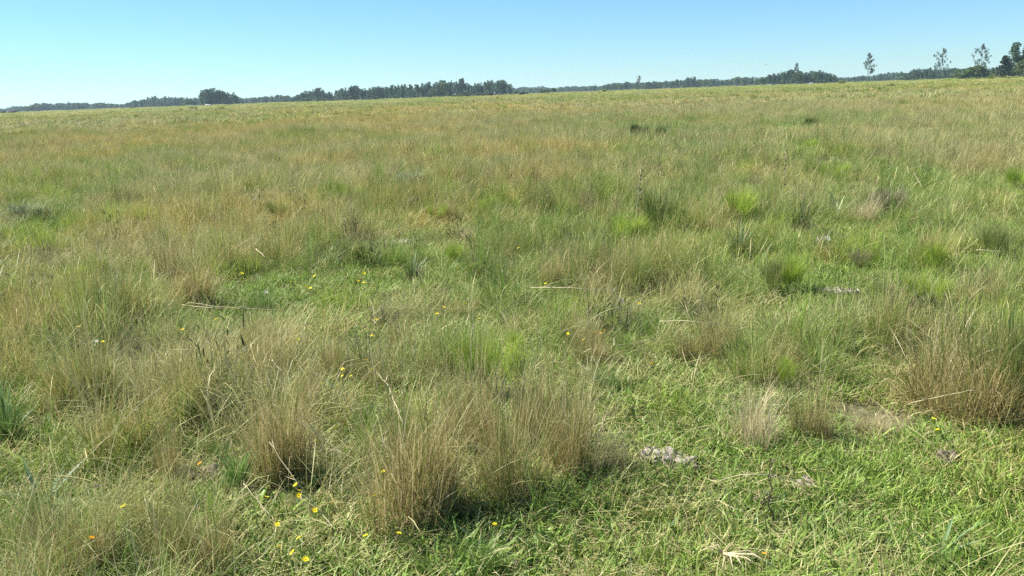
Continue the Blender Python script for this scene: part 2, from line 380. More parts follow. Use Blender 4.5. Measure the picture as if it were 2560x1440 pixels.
def tall_patch(seed, R=.30, n=230, wid=1.0):
    rng = rs(seed); g = Geo(); nc = 9
    x, y, k = clumped(rng, n, R, nc, .032)
    hh = rng.uniform(.45, 1.25, nc)[k]; r2 = np.clip(rng.rand(n) * .6 + rng.rand(nc)[k] * .5, 0, 1); r1 = np.clip(rng.rand(n) * .6 + rng.rand(nc)[k] * .55 - .08, 0, 1)
    ca = rng.rand(nc) * 6.28; cl = rng.uniform(0, .3, nc)
    blades(g, rng, x, y, rng.uniform(.14, .42, n) * hh, rng.uniform(.0016, .0040, n) * wid, cl[k] + np.abs(rng.normal(.1, .3, n)), np.where(rng.rand(n) < .5, ca[k] + rng.normal(0, .8, n), azb(rng, n)), rng.normal(.5, .6, n), prof=(1, .95, .85, .6, .06), r1=r1, r2=r2, kink=.4, brk=.25)
    m = n // 4                                                             # flowering stems
    x, y, k = clumped(rng, m, R, 12, .05)
    blades(g, rng, x, y, rng.uniform(.22, .50, m), rng.uniform(.0014, .0028, m) * wid, np.abs(rng.normal(.1, .25, m)), azb(rng, m), rng.normal(.4, .5, m), prof=(.55, .5, .5, .6, 1.2, 1.4, .3), r1=rng.uniform(.45, 1.4, m), r2=rng.uniform(.1, 1.1, m), kink=.3, brk=.3)
    m = n // 3                                                             # dead leaves at the foot, lying any way
    x, y = disc(rng, m, R)
    blades(g, rng, x, y, rng.uniform(.08, .26, m), rng.uniform(.0013, .0028, m) * wid, rng.uniform(.7, 1.6, m), rng.rand(m) * 6.28, rng.normal(0, .7, m), bz=rng.uniform(0, .10, m), r1=np.full(m, 1.6), r2=rng.rand(m), kink=.8)
    return g
def tuft_patch(seed, n=330, H=.40, base=.07):
    """loose tuft made of several bunches that lean their own ways, with matted dead leaves at the foot"""
    rng = rs(seed); g = Geo(); tuft_fill(g, rng, n, H, base, .0028); return g
def tuft_fill(g, rng, n, H, base, w, bunches=7, dryk=.5):
    ba = rng.rand(bunches) * 6.28; br = base * np.sqrt(rng.rand(bunches)) * 1.9; bl = rng.uniform(0, .30, bunches); bz = ba + rng.normal(0, .6, bunches); bh = rng.uniform(.45, 1.1, bunches); bd = rng.rand(bunches)
    k = rng.randint(0, bunches, n); x = br[k] * np.cos(ba[k]) + rng.normal(0, base * .33, n); y = br[k] * np.sin(ba[k]) + rng.normal(0, base * .33, n)
    az = np.where(rng.rand(n) < .65, bz[k] + rng.normal(0, .5, n), rng.rand(n) * 6.28)
    blades(g, rng, x, y, H * bh[k] * rng.uniform(.35, 1.05, n), rng.uniform(.6, 1.35, n) * w, bl[k] + np.abs(rng.normal(0, .17, n)), az, rng.normal(.35, .5, n), prof=(1, .95, .85, .7, .5, .06), kink=.4, brk=.22,
           r1=np.clip(rng.rand(n) * .65 + bd[k] * .5 - .07, 0, 1), r2=np.clip(rng.rand(n) * .7 + rng.rand(bunches)[k] * .4 - .05, 0, 1))
    m = n // 3
    x, y = disc(rng, m, base * 2.2)
    blades(g, rng, x, y, H * rng.uniform(.2, .55, m), w * rng.uniform(.7, 1.3, m), rng.uniform(.6, 1.6, m), rng.rand(m) * 6.28, rng.normal(.1, .8, m), prof=(1, .9, .8, .06), bz=rng.uniform(0, .12, m) * H, r1=np.full(m, 1.4), r2=rng.rand(m), kink=.9)
def culm_patch(seed, R=.35, n=7):
    rng = rs(seed); g = Geo(); x, y = disc(rng, n, R)
    blades(g, rng, x, y, rng.uniform(.28, .62, n), rng.uniform(.0018, .0032, n), rng.uniform(.1, 1.1, n), azb(rng, n, .1), rng.normal(.5, .5, n), prof=(.8, .8, .7, .7, .8, 1.5, 1.2, .2), r1=np.full(n, 2.0), r2=rng.uniform(.6, 1.1, n), kink=.15)
    return g
def far_patch(seed, R, n, h, w, nc):
    rng = rs(seed); g = Geo()
    x, y, k = clumped(rng, n, R, nc, R / math.sqrt(nc) * .34)
    hh = rng.uniform(.35, 1.55, nc)[k]; r2 = np.clip(rng.rand(n) * .5 + rng.rand(nc)[k] * .75 - .12, 0, 1.1); r1 = np.clip(rng.rand(n) * .6 + rng.rand(nc)[k] * .4, 0, 1)
    blades(g, rng, x, y, rng.uniform(.5, 1.1, n) * h * hh, rng.uniform(.6, 1.3, n) * w, np.abs(rng.normal(.1, .25, n)), azb(rng, n), rng.normal(.5, .4, n), prof=(1, .9, .05), r1=r1, r2=r2)
    m = n // 6
    x, y = disc(rng, m, R)
    blades(g, rng, x, y, rng.uniform(.9, 1.4, m) * h, rng.uniform(.3, .6, m) * w, np.abs(rng.normal(.1, .2, m)), azb(rng, m), rng.normal(.4, .4, m), prof=(.6, .6, 1.2, .2), r1=rng.uniform(.7, 1.3, m), r2=rng.uniform(.3, 1.1, m))
    return g

TURF = src_col('turf_patch', [turf_patch(100 + i) for i in range(6)], MG)
TALL = src_col('tall_patch', [tall_patch(200 + i) for i in range(8)], MG)
CULM = src_col('culm_patch', [culm_patch(300 + i) for i in range(6)], MG)
TUFT = src_col('tuft_patch', [tuft_patch(800 + i, n=(260, 330, 420)[i % 3], H=(.38, .46, .54)[i % 3]) for i in range(9)], MG)
def litter_patch(seed, R=.32, n=150):
    rng = rs(seed); g = Geo(); x, y = disc(rng, n, R)
    blades(g, rng, x, y, rng.uniform(.02, .10, n), rng.uniform(.0016, .0040, n), rng.uniform(1.1, 1.65, n), rng.rand(n) * 6.28, rng.normal(0, .5, n), prof=(.8, 1, .9, .3), bz=rng.uniform(.012, .07, n), r1=np.full(n, 2.0), r2=rng.uniform(-.1, 1.1, n), kink=.9)
    return g
LIT = src_col('litter_patch', [litter_patch(850 + i) for i in range(5)], MG)
def herb_patch(seed, R=.16, n=46):
    rng = rs(seed); g = Geo(); x, y, k = clumped(rng, n, R, 7, .02)
    blades(g, rng, x, y, rng.uniform(.05, .11, n), rng.uniform(.009, .020, n), rng.uniform(.3, 1.2, n), rng.rand(n) * 6.28, rng.normal(.4, .3, n), prof=(.25, .8, 1, .7, .05), r1=np.full(n, -.5), r2=rng.uniform(.2, 1.1, n), twist=.2)
    return g
HERB = src_col('herb_patch', [herb_patch(870 + i) for i in range(5)], MG)
MIDP = src_col('mid_patch', [far_patch(400 + i, .9, 1300, .44, .0068, 30) for i in range(6)], MG)
FARP = src_col('far_patch', [far_patch(500 + i, 2.6, 1500, .50, .026, 42) for i in range(5)], MG)
HORP = src_col('horizon_patch', [far_patch(600 + i, 9.0, 2200, .5, .07, 110) for i in range(5)], MG)

def stalk_patch(seed, R=1.6, n=26):
    rng = rs(seed); g = Geo(); x, y = disc(rng, n, R)
    blades(g, rng, x, y, rng.uniform(.30, .55, n), rng.uniform(.004, .009, n), np.abs(rng.normal(.1, .3, n)), azb(rng, n, .1), rng.normal(.8, .8, n), prof=(.25, .25, .25, .3, .9, 1.1, .4), r1=np.full(n, 2.0), r2=rng.uniform(.7, 1.3, n), kink=.15)
    return g
STALKP = src_col('stalk_patch', [stalk_patch(700 + i) for i in range(5)], MG)
def wedge(rng, r0, r1, cell, half=math.radians(46)):
    n = int((r1 * r1 - r0 * r0) * half / cell ** 2)
    r = np.sqrt(rng.uniform(r0 * r0, r1 * r1, n)); a = rng.uniform(-half, half, n)
    return r * np.sin(a), r * np.cos(a)
def scatter(name, label, P, S, dry, hue, coll, rng, tilt=.06):
    n = len(P); m = bpy.data.meshes.new(name); m.vertices.add(n); m.vertices.foreach_set('co', P.astype(np.float32).ravel())
    def fa(nm, typ, key, arr): a = m.attributes.new(nm, typ, 'POINT'); a.data.foreach_set(key, arr)
    rot = np.stack([rng.normal(0, tilt, n), rng.normal(0, tilt, n), rng.uniform(-.9, .9, n) + math.pi * 0], 1)
    fa('rot', 'FLOAT_VECTOR', 'vector', rot.astype(np.float32).ravel()); fa('scl', 'FLOAT_VECTOR', 'vector', S.astype(np.float32).ravel())
    fa('dry', 'FLOAT', 'value', dry.astype(np.float32)); fa('hue', 'FLOAT', 'value', hue.astype(np.float32))
    fa('pick', 'INT', 'value', rng.randint(0, len(coll.objects), n).astype(np.int32))
    m.update(); o = link(bpy.data.objects.new(name, m))
    ng = bpy.data.node_groups.new(name, 'GeometryNodeTree')
    ng.interface.new_socket('Geometry', in_out='INPUT', socket_type='NodeSocketGeometry'); ng.interface.new_socket('Geometry', in_out='OUTPUT', socket_type='NodeSocketGeometry')
    gi = ng.nodes.new('NodeGroupInput'); go = ng.nodes.new('NodeGroupOutput')
    ci = ng.nodes.new('GeometryNodeCollectionInfo'); ci.inputs['Collection'].default_value = coll; ci.inputs['Separate Children'].default_value = True; ci.inputs['Reset Children'].default_value = True
    ip = ng.nodes.new('GeometryNodeInstanceOnPoints'); ip.inputs['Pick Instance'].default_value = True
    def na(nm, typ): k = ng.nodes.new('GeometryNodeInputNamedAttribute'); k.data_type = typ; k.inputs[0].default_value = nm; return k.outputs['Attribute']
    ng.links.new(gi.outputs[0], ip.inputs['Points']); ng.links.new(ci.outputs[0], ip.inputs['Instance'])
    ng.links.new(na('pick', 'INT'), ip.inputs['Instance Index']); ng.links.new(na('rot', 'FLOAT_VECTOR'), ip.inputs['Rotation']); ng.links.new(na('scl', 'FLOAT_VECTOR'), ip.inputs['Scale'])
    ng.links.new(ip.outputs[0], go.inputs[0])
    md = o.modifiers.new('scatter', 'NODES'); md.node_group = ng
    tag(o, label, 'grass', kind='stuff'); return o

def lay(name, label, coll, seed, r0, r1, cell, hs=1.0, xy=1.0, keep=None, ddry=0.0, tallness=True, hmax=9.0, jit=.2):
    rng = rs(seed); x, y = wedge(rng, r0, r1, cell); dry, hf, hue = fields(x, y); z = gz(x, y)
    if keep is not None:
        k = keep(rng, x, y, hf, dry); x, y, z, dry, hf, hue = [q[k] for q in (x, y, z, dry, hf, hue)]
    n = len(x); sz = hs * (np.minimum(hf, hmax) if tallness else np.ones(n)) * rng.uniform(.8, 1.2, n); sxy = xy * rng.uniform(.85, 1.2, n)
    sx = sxy * np.where(rng.rand(n) < .5, -1, 1)
    scatter(name, label, np.stack([x, y, z - .004], 1), np.stack([sx, sxy, sz], 1), dry + ddry + rng.normal(0, jit, n), np.clip(hue + rng.normal(0, .22, n), 0, 1), coll, rng)

# ------------------------------------------------------------------ trees far behind the field
def crown_pts(rng, blobs, per):
    P = []; K = []
    for i, (cx, cy, cz, r, rz) in enumerate(blobs):
        d = rng.normal(size=(per, 3)); d /= np.linalg.norm(d, axis=1)[:, None]
        q = rng.uniform(.45, 1.08, per) ** .6
        P.append(np.stack([cx + d[:, 0] * r * q, cy + d[:, 1] * r * q, cz + d[:, 2] * rz * q], 1)); K.append(np.full(per, rng.rand()))
    return np.concatenate(P), np.concatenate(K)
def tree_proto(kind, seed):
    """meshes of trunk and crown for a tree one unit (20 m) tall; returns (trunk, crown, width)"""
    rng = rs(seed); t = Geo(); c = Geo(); H = 20.0; blobs = []
    if kind == 'tall':
        tube(t, [(0, 0, -.5), (.2, .1, 5), (-.1, .2, 10), (0, 0, 14)], [.45, .38, .26, .12], sides=6)
        for i in range(7):
            a = rng.rand() * 6.28; b = rng.uniform(4, 9); L = rng.uniform(.5, 1.0)
            ex, ey, ez = math.cos(a) * 3.6 * L, math.sin(a) * 3.6 * L, min(H - 1.4, b + rng.uniform(5, 11))
            tube(t, [(0, 0, b), (ex * .6, ey * .6, (b + ez) / 2), (ex, ey, ez)], [.2, .13, .05], sides=4)
            for k in range(3):
                u = 1 - k * .3; blobs.append((ex * (.35 + .65 * u) + rng.normal(0, .6), ey * (.35 + .65 * u) + rng.normal(0, .6), ez - k * 2.4 + rng.normal(0, .5), rng.uniform(1.1, 1.9), rng.uniform(1.2, 2.0)))
        blobs.append((rng.normal(0, .6), 0, H - 1.5, 1.5, 1.5)); width = 10
        for i in range(6): blobs.append((rng.normal(0, 1.6), rng.normal(0, 1.6), rng.uniform(2.2, 6), 1.8, 1.8))
        per, sz = 75, .62
    elif kind == 'column':
        tube(t, [(0, 0, -.5), (.1, .1, 8), (0, 0, 18)], [.4, .28, .08], sides=6)
        for i in range(15):
            z = 2 + i * 1.15; r = 1.1 + 1.1 * math.sin(min(1, i / 15 + .2) * 2.6); a = rng.rand() * 6.28
            if rng.rand() < .12: continue
            blobs.append((math.cos(a) * r * .7, math.sin(a) * r * .7, z + rng.normal(0, .4), r * rng.uniform(.7, 1.1), 1.4))
        blobs.append((0, 0, H - 1.0, .9, 1.2)); width = 6; per, sz = 95, .55
    elif kind == 'round':
        tube(t, [(0, 0, -.5), (.1, .1, 5), (0, 0, 11)], [.6, .45, .2], sides=6)
        for i in range(30):
            d = rng.normal(size=3); d /= np.linalg.norm(d); d[2] = abs(d[2]) * 1.1 - .25
            blobs.append((d[0] * 6.0, d[1] * 6.0, 9 + d[2] * 8.2, rng.uniform(1.8, 2.8), rng.uniform(1.5, 2.2)))
        width = 16; per, sz = 85, .85
    elif kind == 'flat':
        tube(t, [(0, 0, -.5), (.4, .1, 6), (-.2, 0, 12), (0, 0, 16)], [.6, .5, .4, .15], sides=6)
        for i in range(22):
            a = rng.rand() * 6.28; r = 7.5 * math.sqrt(rng.rand()); x, y = math.cos(a) * r, math.sin(a) * r
            z = 17.5 - .055 * r * r
            if i % 3 == 0: tube(t, [(0, 0, 10), (x * .6, y * .6, 14.5), (x, y, z - .8)], [.2, .14, .06], sides=4)
            blobs.append((x, y, z, rng.uniform(1.4, 2.2), 1.0))
        width = 16; per, sz = 50, .7
    elif kind == 'pine':
        tube(t, [(0, 0, -.5), (0, 0, 10), (0, 0, 19)], [.4, .25, .05], sides=6)
        for i in range(34):
            z = 1.5 + i * .54; r = (1 - (z / 20.5)) * 4.2 + .3; a = rng.rand() * 6.28
            blobs.append((math.cos(a) * r * .6, math.sin(a) * r * .6, z, r * .55 + .25, .7))
        width = 8; per, sz = 70, .5
    P, K = crown_pts(rng, blobs, per); kk = np.clip(rng.rand(len(P)) * .6 + K * .5, 0, 1)
    leaves(c, rng, P, sz, np.stack([kk, kk, kk], 1))
    return t, c, width
PROTO = {}
def protos(kind, n, leafmat):
    out = []
    for i in range(n):
        t, c, w = tree_proto(kind, 7000 + hash_seed(kind) + i); out.append((t.mesh('trunk', M_BARK), c.mesh('crown', leafmat), w))
    PROTO[kind] = out
def hash_seed(k): return sum(ord(ch) for ch in k)
protos('tall', 7, M_EUC); protos('column', 4, M_EUC); protos('round', 4, M_BUSH); protos('flat', 1, M_EUC); protos('pine', 2, M_PINE)
def tree(name, kind, i, x, y, z0, height, wid, rz, label, cat='tree', group=None):
    tm, cm, w = PROTO[kind][i % len(PROTO[kind])]
    o = empty(name, (x, y, z0), rz, (wid / w, wid / w, height / 20.0)); tag(o, label, cat, group)
    link(bpy.data.objects.new('trunk', tm), o); link(bpy.data.objects.new('crown', cm), o); return o

OUT = [(-160,262),(-120,266),(-80,268),(-40,270),(0,271.5),(27,271),(30,267),(40,264.5),(55,265),(70,263),(80,262),(88,259),(95,254.5),(100,259),(108,257),(115,257),(120,256),(130,259),(134,262),(142,262),(145,256),(152,254.5),(160,256),(166,260),(175,254),(180,256),(184,260),(190,254),(196,256),(212,254),(218,258),(240,256),(260,256),(280,257),(290,260),(305,259),(315,258),(320,256),
(325,255),(340,250),(355,251),(363,247),(372,242),(383,241),(390,239.5),(398,246),(405,246),(415,240),(425,241),(440,242),(455,242),(470,243),(490,243),(500,246),(506,230),(515,225),(522,223),(530,221),(537,220),(545,224),(553,223),(560,226),(565,229),(572,229),(576,233),(583,234),(588,230),(593,240),(605,245),(615,245),
(640,243),(650,242),(665,240),(680,239),(695,236),(705,237),(712,240),(720,237),(727,246),(735,241),(745,236),(757,231),(763,228),(767,226),(772,236),(776,227),(785,228),(790,221),(795,219),(803,220),(808,226),(812,232),(825,228),(830,236),(838,240),(842,225),(850,224),(857,220),(866,218),(876,218),(882,214),(890,213),(897,214),(905,222),(912,220),(925,219),(938,216),(947,215),(955,217),
(967,216),(980,212),(990,214),(997,211),(1007,211),(1015,209),(1025,211),(1030,213),(1045,211),(1058,208),(1067,206),(1077,205),(1087,208),(1095,204),(1105,200),(1113,200),(1123,204),(1130,201),(1143,203),(1150,200),(1154,197),(1160,199),(1170,206),(1178,213),(1188,207),(1195,207),(1203,206),(1213,204),(1222,200),(1232,199),(1245,202),(1255,200),(1265,202),(1275,209),
(1283,218),(1298,217),(1312,215),(1322,218),(1332,216),(1340,217),(1353,214),(1370,217),(1385,219),(1403,215),(1420,215),(1440,214),(1460,214),(1480,213),(1488,211),(1497,216),(1510,211),(1520,208),(1535,206),(1550,205),(1565,203),(1590,204),
(1612,205),(1620,201),(1635,202),(1650,202),(1665,201),(1680,200),(1692,198),(1710,199),(1718,193),(1727,194),(1734,191),(1742,198),(1752,196),(1765,196),(1780,195),(1795,197),(1805,199),(1820,197),(1832,194),(1842,190),(1850,190),(1860,191),(1880,191),(1895,193),(1905,191),(1920,186),
(1925,187),(1935,183),(1945,182),(1960,178),(1970,176),(1980,174),(1995,175),(2003,178),(2015,180),(2025,177),(2040,174),(2048,174),(2055,179),(2065,182),(2075,182),(2085,186),(2090,194),(2100,193),(2120,192),(2135,192),(2145,190),(2155,188),(2170,190),(2185,187),(2200,183),(2210,183),(2220,180),(2232,180),
(2240,180),(2252,178),(2262,182),(2275,180),(2283,172),(2295,170),(2305,172),(2315,173),(2325,168),(2335,170),(2345,174),(2360,172),(2370,170),(2380,170),(2388,168),(2395,172),(2480,168),(2489,166),(2620,140),(2660,150),(2700,148),(2740,150)]
SEG = [(-999, 60, 1700, 'farthest tree line at the left', 'trees of the farthest left tree line'),
 (60, 330, 1400, 'distant left grove', 'trees of the distant left grove'),
 (330, 503, 1200, 'grove left of the tall clump', 'trees of the grove left of the tall clump'),
 (503, 592, 850, 'tall left clump', 'eucalyptus of the tall left clump'),
 (592, 731, 1200, 'low line right of the tall clump', 'trees of the low line'),
 (731, 841, 850, 'small grove', 'trees of the small grove'),
 (841, 1279, 780, 'long middle grove', 'eucalyptus of the long middle grove'),
 (1279, 1500, 1500, 'thin hazy line', 'trees of the thin hazy line'),
 (1500, 1905, 1150, 'long low tree line', 'trees of the long low tree line'),
 (1905, 2089, 800, 'right hand grove', 'trees of the right hand grove'),
 (2089, 2246, 1250, 'low line behind the lone poplar', 'trees of the low line behind the poplar'),
 (2246, 2400, 850, 'spiky line behind the second poplar', 'spiky trees behind the second poplar'),
 (2400, 2999, 520, 'near trees at the right edge', 'trees at the right edge')]
trng = rs(77)
ONES = 'first second third fourth fifth sixth seventh eighth ninth tenth eleventh twelfth thirteenth fourteenth fifteenth sixteenth seventeenth eighteenth nineteenth'.split()
def nth(n):
    if n < 20: return ONES[n - 1]
    t = ['twent', 'thirt', 'fort', 'fift'][n // 10 - 2]; return t + 'ieth' if n % 10 == 0 else t + 'y-' + ONES[n % 10 - 1]
COUNT = {}
for n, (px, ty) in enumerate(OUT):
    for (a, b, dist, lab, grp) in SEG:
        if a <= px < b: break
    d = dist * trng.uniform(.96, 1.06); x, y = far(px, d); hpx = edge_y(px) - ty
    h = max(3.0, hgt(x, y, ty)); z0 = float(gz(x, y)) - .15
    if grp.startswith(('trees of the grove left', 'trees of the low line', 'spiky')): kind = 'column' if trng.rand() < .55 else 'tall'
    elif grp.startswith(('trees of the long low', 'trees of the thin', 'trees of the farthest', 'trees of the distant')): kind = 'round' if trng.rand() < .6 else 'tall'
    elif grp.startswith('trees of the right hand'): kind = 'round' if trng.rand() < .12 else 'tall'
    else: kind = 'tall' if trng.rand() < .75 else 'column'
    wpx = {'tall': trng.uniform(13, 20), 'column': trng.uniform(8, 11), 'round': trng.uniform(18, 26)}[kind] * (0.55 + .45 * min(1, hpx / 38))
    COUNT[grp] = COUNT.get(grp, 0) + 1
    look = {'tall': 'tufted', 'column': 'narrow', 'round': 'rounded'}[kind]; nb = [q[1] for q in OUT[max(0, n - 2): n + 3]]
    size = 'taller' if ty <= min(nb) + .5 else ('lower' if ty >= max(nb) - .5 else 'middling')
    lab = '%s %s tree, %s from the left in the %s' % (size, look, nth(COUNT[grp]), lab)
    tree('eucalyptus_tree' if 'eucalyptus' in grp else 'distant_tree', kind, trng.randint(0, 9), x, y, z0, h, wpx * d / F_PX, trng.rand() * 6.28, lab, group=grp)
# conspicuous single trees
for (px, ty, dist, kind, wpx, name, lab) in [
 (1720, 193, 1100, 'pine', 12, 'conifer_tree', 'dark pointed conifer rising from the long low tree line'),
 (1736, 191, 1100, 'pine', 10, 'conifer_tree', 'slimmer dark conifer just right of the pointed one in the long tree line'),
 (1694, 198, 1120, 'pine', 9, 'conifer_tree', 'smaller dark conifer left of the two tall ones in the long tree line'),
 (717, 237, 900, 'flat', 18, 'umbrella_tree', 'flat topped umbrella shaped tree alone between two groves'),
 (520, 223, 830, 'tall', 34, 'eucalyptus_tree', 'broadest tallest eucalyptus at the left of the tall clump'),
 (540, 219, 830, 'tall', 24, 'eucalyptus_tree', 'tallest eucalyptus of the left clump above the white cattle'),
 (796, 219, 840, 'tall', 24, 'eucalyptus_tree', 'tallest eucalyptus of the small grove with a broken rounded top'),
 (1110, 199, 770, 'round', 36, 'broadleaf_tree', 'broad dome shaped tree towering in the centre of the middle grove'),
 (1085, 219, 740, 'round', 26, 'broadleaf_tree', 'lower paler round tree before the dome shaped tree of the middle grove'),
 (1155, 196, 770, 'tall', 16, 'eucalyptus_tree', 'tallest flat topped eucalyptus right of the dome shaped tree'),
 (1255, 199, 775, 'tall', 34, 'eucalyptus_tree', 'large leafy eucalyptus closing the right end of the middle grove'),
 (475, 246, 900, 'round', 30, 'broadleaf_tree', 'pale green rounded tree in front of the grove left of the tall clump'),
 (206, 263, 1000, 'round', 16, 'broadleaf_tree', 'small pale round tree in front of the distant left grove'),
 (1990, 176, 760, 'round', 26, 'broadleaf_tree', 'yellow green round tree under the small bare topped poplar'),
 (2408, 166, 560, 'round', 46, 'broadleaf_tree', 'low spreading tree left of the round yellowish tree near the right edge'),
 (2441, 157, 540, 'round', 52, 'broadleaf_tree', 'wide yellowish green round tree below the third sparse poplar'),
 (2508, 137, 440, 'pine', 34, 'conifer_tree', 'dark conical tree before the big trees at the right edge'),
 (2542, 103, 470, 'tall', 52, 'eucalyptus_tree', 'tallest loose crowned tree at the right edge of the field'),
 (2522, 125, 500, 'tall', 40, 'eucalyptus_tree', 'tall grey green tree just behind the dark conical tree'),
 (2575, 112, 450, 'tall', 46, 'eucalyptus_tree', 'big dark tree cut by the right edge of the picture'),
 (2562, 140, 430, 'round', 44, 'broadleaf_tree', 'lower dark bushy tree at the foot of the big trees at the right edge')]:
    x, y = far(px, dist); tree(name, kind, trng.randint(0, 9), x, y, float(gz(x, y)) - .15, hgt(x, y, ty), wpx * dist / F_PX, trng.rand() * 6.28, lab)

# bushes at the foot of the groves
for (px, ty, dist, wpx, lab) in [(1290, 224, 640, 16, 'dark round bush at the right foot of the middle grove'), (1315, 228, 640, 12, 'small bush between the dark bush and the twin bushes'),
 (1360, 221, 640, 30, 'wide dull green bush standing on the field edge'), (1384, 217, 630, 17, 'taller bright green bush right of the wide dull one'),
 (1221, 228, 720, 14, 'small pale rounded bush among the cattle'), (1195, 229, 720, 22, 'grey green bush in front of the middle grove near the cattle'),
 (1160, 227, 730, 26, 'broad grey bush at the foot of the tall flat topped eucalyptus'), (988, 235, 720, 24, 'dark green bush at the left foot of the middle grove'),
 (760, 243, 800, 40, 'long dark green bush under the small grove'), (800, 240, 800, 36, 'dense dark bush right of the long one under the small grove'),
 (2400, 183, 480, 16, 'bright green bush on the field edge left of the round yellowish tree'), (2476, 182, 420, 9, 'narrow upright green bush by the dark conical tree'),
 (2, 276, 900, 14, 'dark bush at the left end of the horizon'), (712, 246, 850, 14, 'small bush by the umbrella shaped tree'), (845, 243, 760, 18, 'bush at the left end of the long middle grove')]:
    x, y = far(px, dist); tree('bush', 'round', trng.randint(0, 9), x, y, float(gz(x, y)) - .3, max(1.5, hgt(x, y, ty)), wpx * dist / F_PX, trng.rand() * 6.28, lab, cat='bush')

# the undergrowth and rear rows of the woods, which read as one mass
def rear_wood():
    g = Geo(); rng = rs(5)
    for px in np.arange(-150, 2750, 3.2):
        for (a, b, dist, lab, grp) in SEG:
            if a <= px < b: break
        ty = np.interp(px, [q[0] for q in OUT], [q[1] for q in OUT]); d = dist * rng.uniform(1.03, 1.1); x, y = far(px, d)
        h = hgt(x, y, edge_y(px) - (edge_y(px) - ty) * rng.uniform(.6, .92)); r = 3.4 * d / F_PX * 1.3
        m = 160; P = np.stack([x + rng.normal(0, r * .7, m), y + rng.normal(0, r, m), rng.uniform(0, 1, m) ** .8 * h], 1)
        kk = np.clip(rng.rand(m) * .6 + rng.rand() * .5, 0, 1); leaves(g, rng, P, .55 * d / 800 * 1.6, np.stack([kk, kk, kk], 1))
    o = g.build('distant_wood', M_EUC); tag(o, 'dark undergrowth and rear rows of the distant woods along the horizon', 'wood', kind='stuff')
rear_wood()

# sparse poplars standing in front of the tree line
def poplar(px, by, ty, wpx, seed, lab, lean=0.0, start=.3, dens=26):
    x, y, z = at(px, by); d = math.hypot(x, y); H = hgt(x, y, ty) - z; Wd = wpx * d / F_PX; rng = rs(seed)
    o = empty('poplar_tree', (x, y, z)); tag(o, lab, 'tree'); t = Geo(); c = Geo()
    tube(t, [(0, 0, -.3), (.1, 0, H * .3), (lean, .1, H * .7), (lean * 1.3, 0, H * .98)], [H * .012, H * .010, H * .006, .02], sides=6)
    P = []
    for i in range(34):
        u = start + (1 - start) * i / 34; a = rng.rand() * 6.28
        env = math.sin(min(1.0, (u - start) / (1 - start) * .85 + .2) * math.pi) ** .6
        L = Wd / 2 * env * rng.uniform(.45, 1.1); up = L * rng.uniform(.5, 1.1); b = (lean * u, 0, H * u - up * .5)
        e = (b[0] + math.cos(a) * L, math.sin(a) * L, min(H, b[2] + up)); tube(t, [b, ((b[0] + e[0]) / 2, e[1] / 2, (b[2] + e[2]) / 2 - .1), e], [.055, .035, .015], sides=3, cap=False)
        for k in range(rng.randint(2, 5)):
            q = rng.uniform(.3, 1.0); ctr = np.array(b) * (1 - q) + np.array(e) * q + rng.normal(0, .12, 3); P.append(ctr + rng.normal(0, H * .013, (dens, 3)) * [1, 1, 1.5])
    P.append(np.array([lean * 1.3, 0, H * .97]) + rng.normal(0, H * .015, (24, 3)) * [1, 1, 2]); P = np.concatenate(P); kk = rng.rand(len(P))
    leaves(c, rng, P, H * .019, np.stack([kk, kk, kk], 1), aspect=1.3)
    t.build('trunk', M_BARK, o); c.build('crown', M_POP, o)
poplar(2168, 206, 133, 36, 21, 'lone sparse leaved poplar with visible thin trunk standing on the field', .6)
poplar(2352, 198, 122, 38, 22, 'sparse leaved poplar with pale trunk, second from the right edge', .5, .22)
poplar(2450, 195, 111, 40, 23, 'sparse open poplar behind the round yellowish tree', .3, .35)
poplar(1990, 211, 158, 17, 24, 'poplar whose thin open top shows above the right hand grove', .2, .45)
poplar(1597, 231, 189, 16, 25, 'small thin poplar sapling in front of the long low tree line', .1, .6, 7)

# ------------------------------------------------------------------ fence across the field
fen = empty('wire_fence', (0, 0, 0)); tag(fen, 'thin wire fence on spaced wooden posts crossing the far field', 'fence')
fp = []
for px in list(range(935, 2560, 82)):
    jx = px + random.Random(px).uniform(-6, 6); by = edge_y(jx) + 7.5; x, y, z = at(jx, by); fp.append((x, y, z, by))
pg = Geo(); tube(pg, [(0, 0, -.2), (.01, 0, .6), (0, 0, 1.25)], [.075, .07, .065], sides=7); pm = pg.mesh('post', M_WOOD)
for i, (x, y, z, by) in enumerate(fp):
    p = link(bpy.data.objects.new('post', pm), fen); p.location = (x, y, z); p.rotation_euler = (random.Random(i).uniform(-.05, .05), random.Random(i + 9).uniform(-.06, .06), i)
for hz in (.5, .8, 1.1):
    wg = Geo(); tube(wg, [(x, y, z + hz) for (x, y, z, by) in fp], .004, sides=3); wg.build('wire', M_WIRE, fen)
xx, yy = far(1672, 560); og = Geo(); tube(og, [(0, 0, -.2), (.02, 0, .9), (0, .02, 1.75)], [.16, .15, .13], sides=8)
po = og.build('white_post', M_WHITE); po.location = (xx, yy, float(gz(xx, yy))); tag(po, 'short white post at the foot of the long low tree line', 'post')

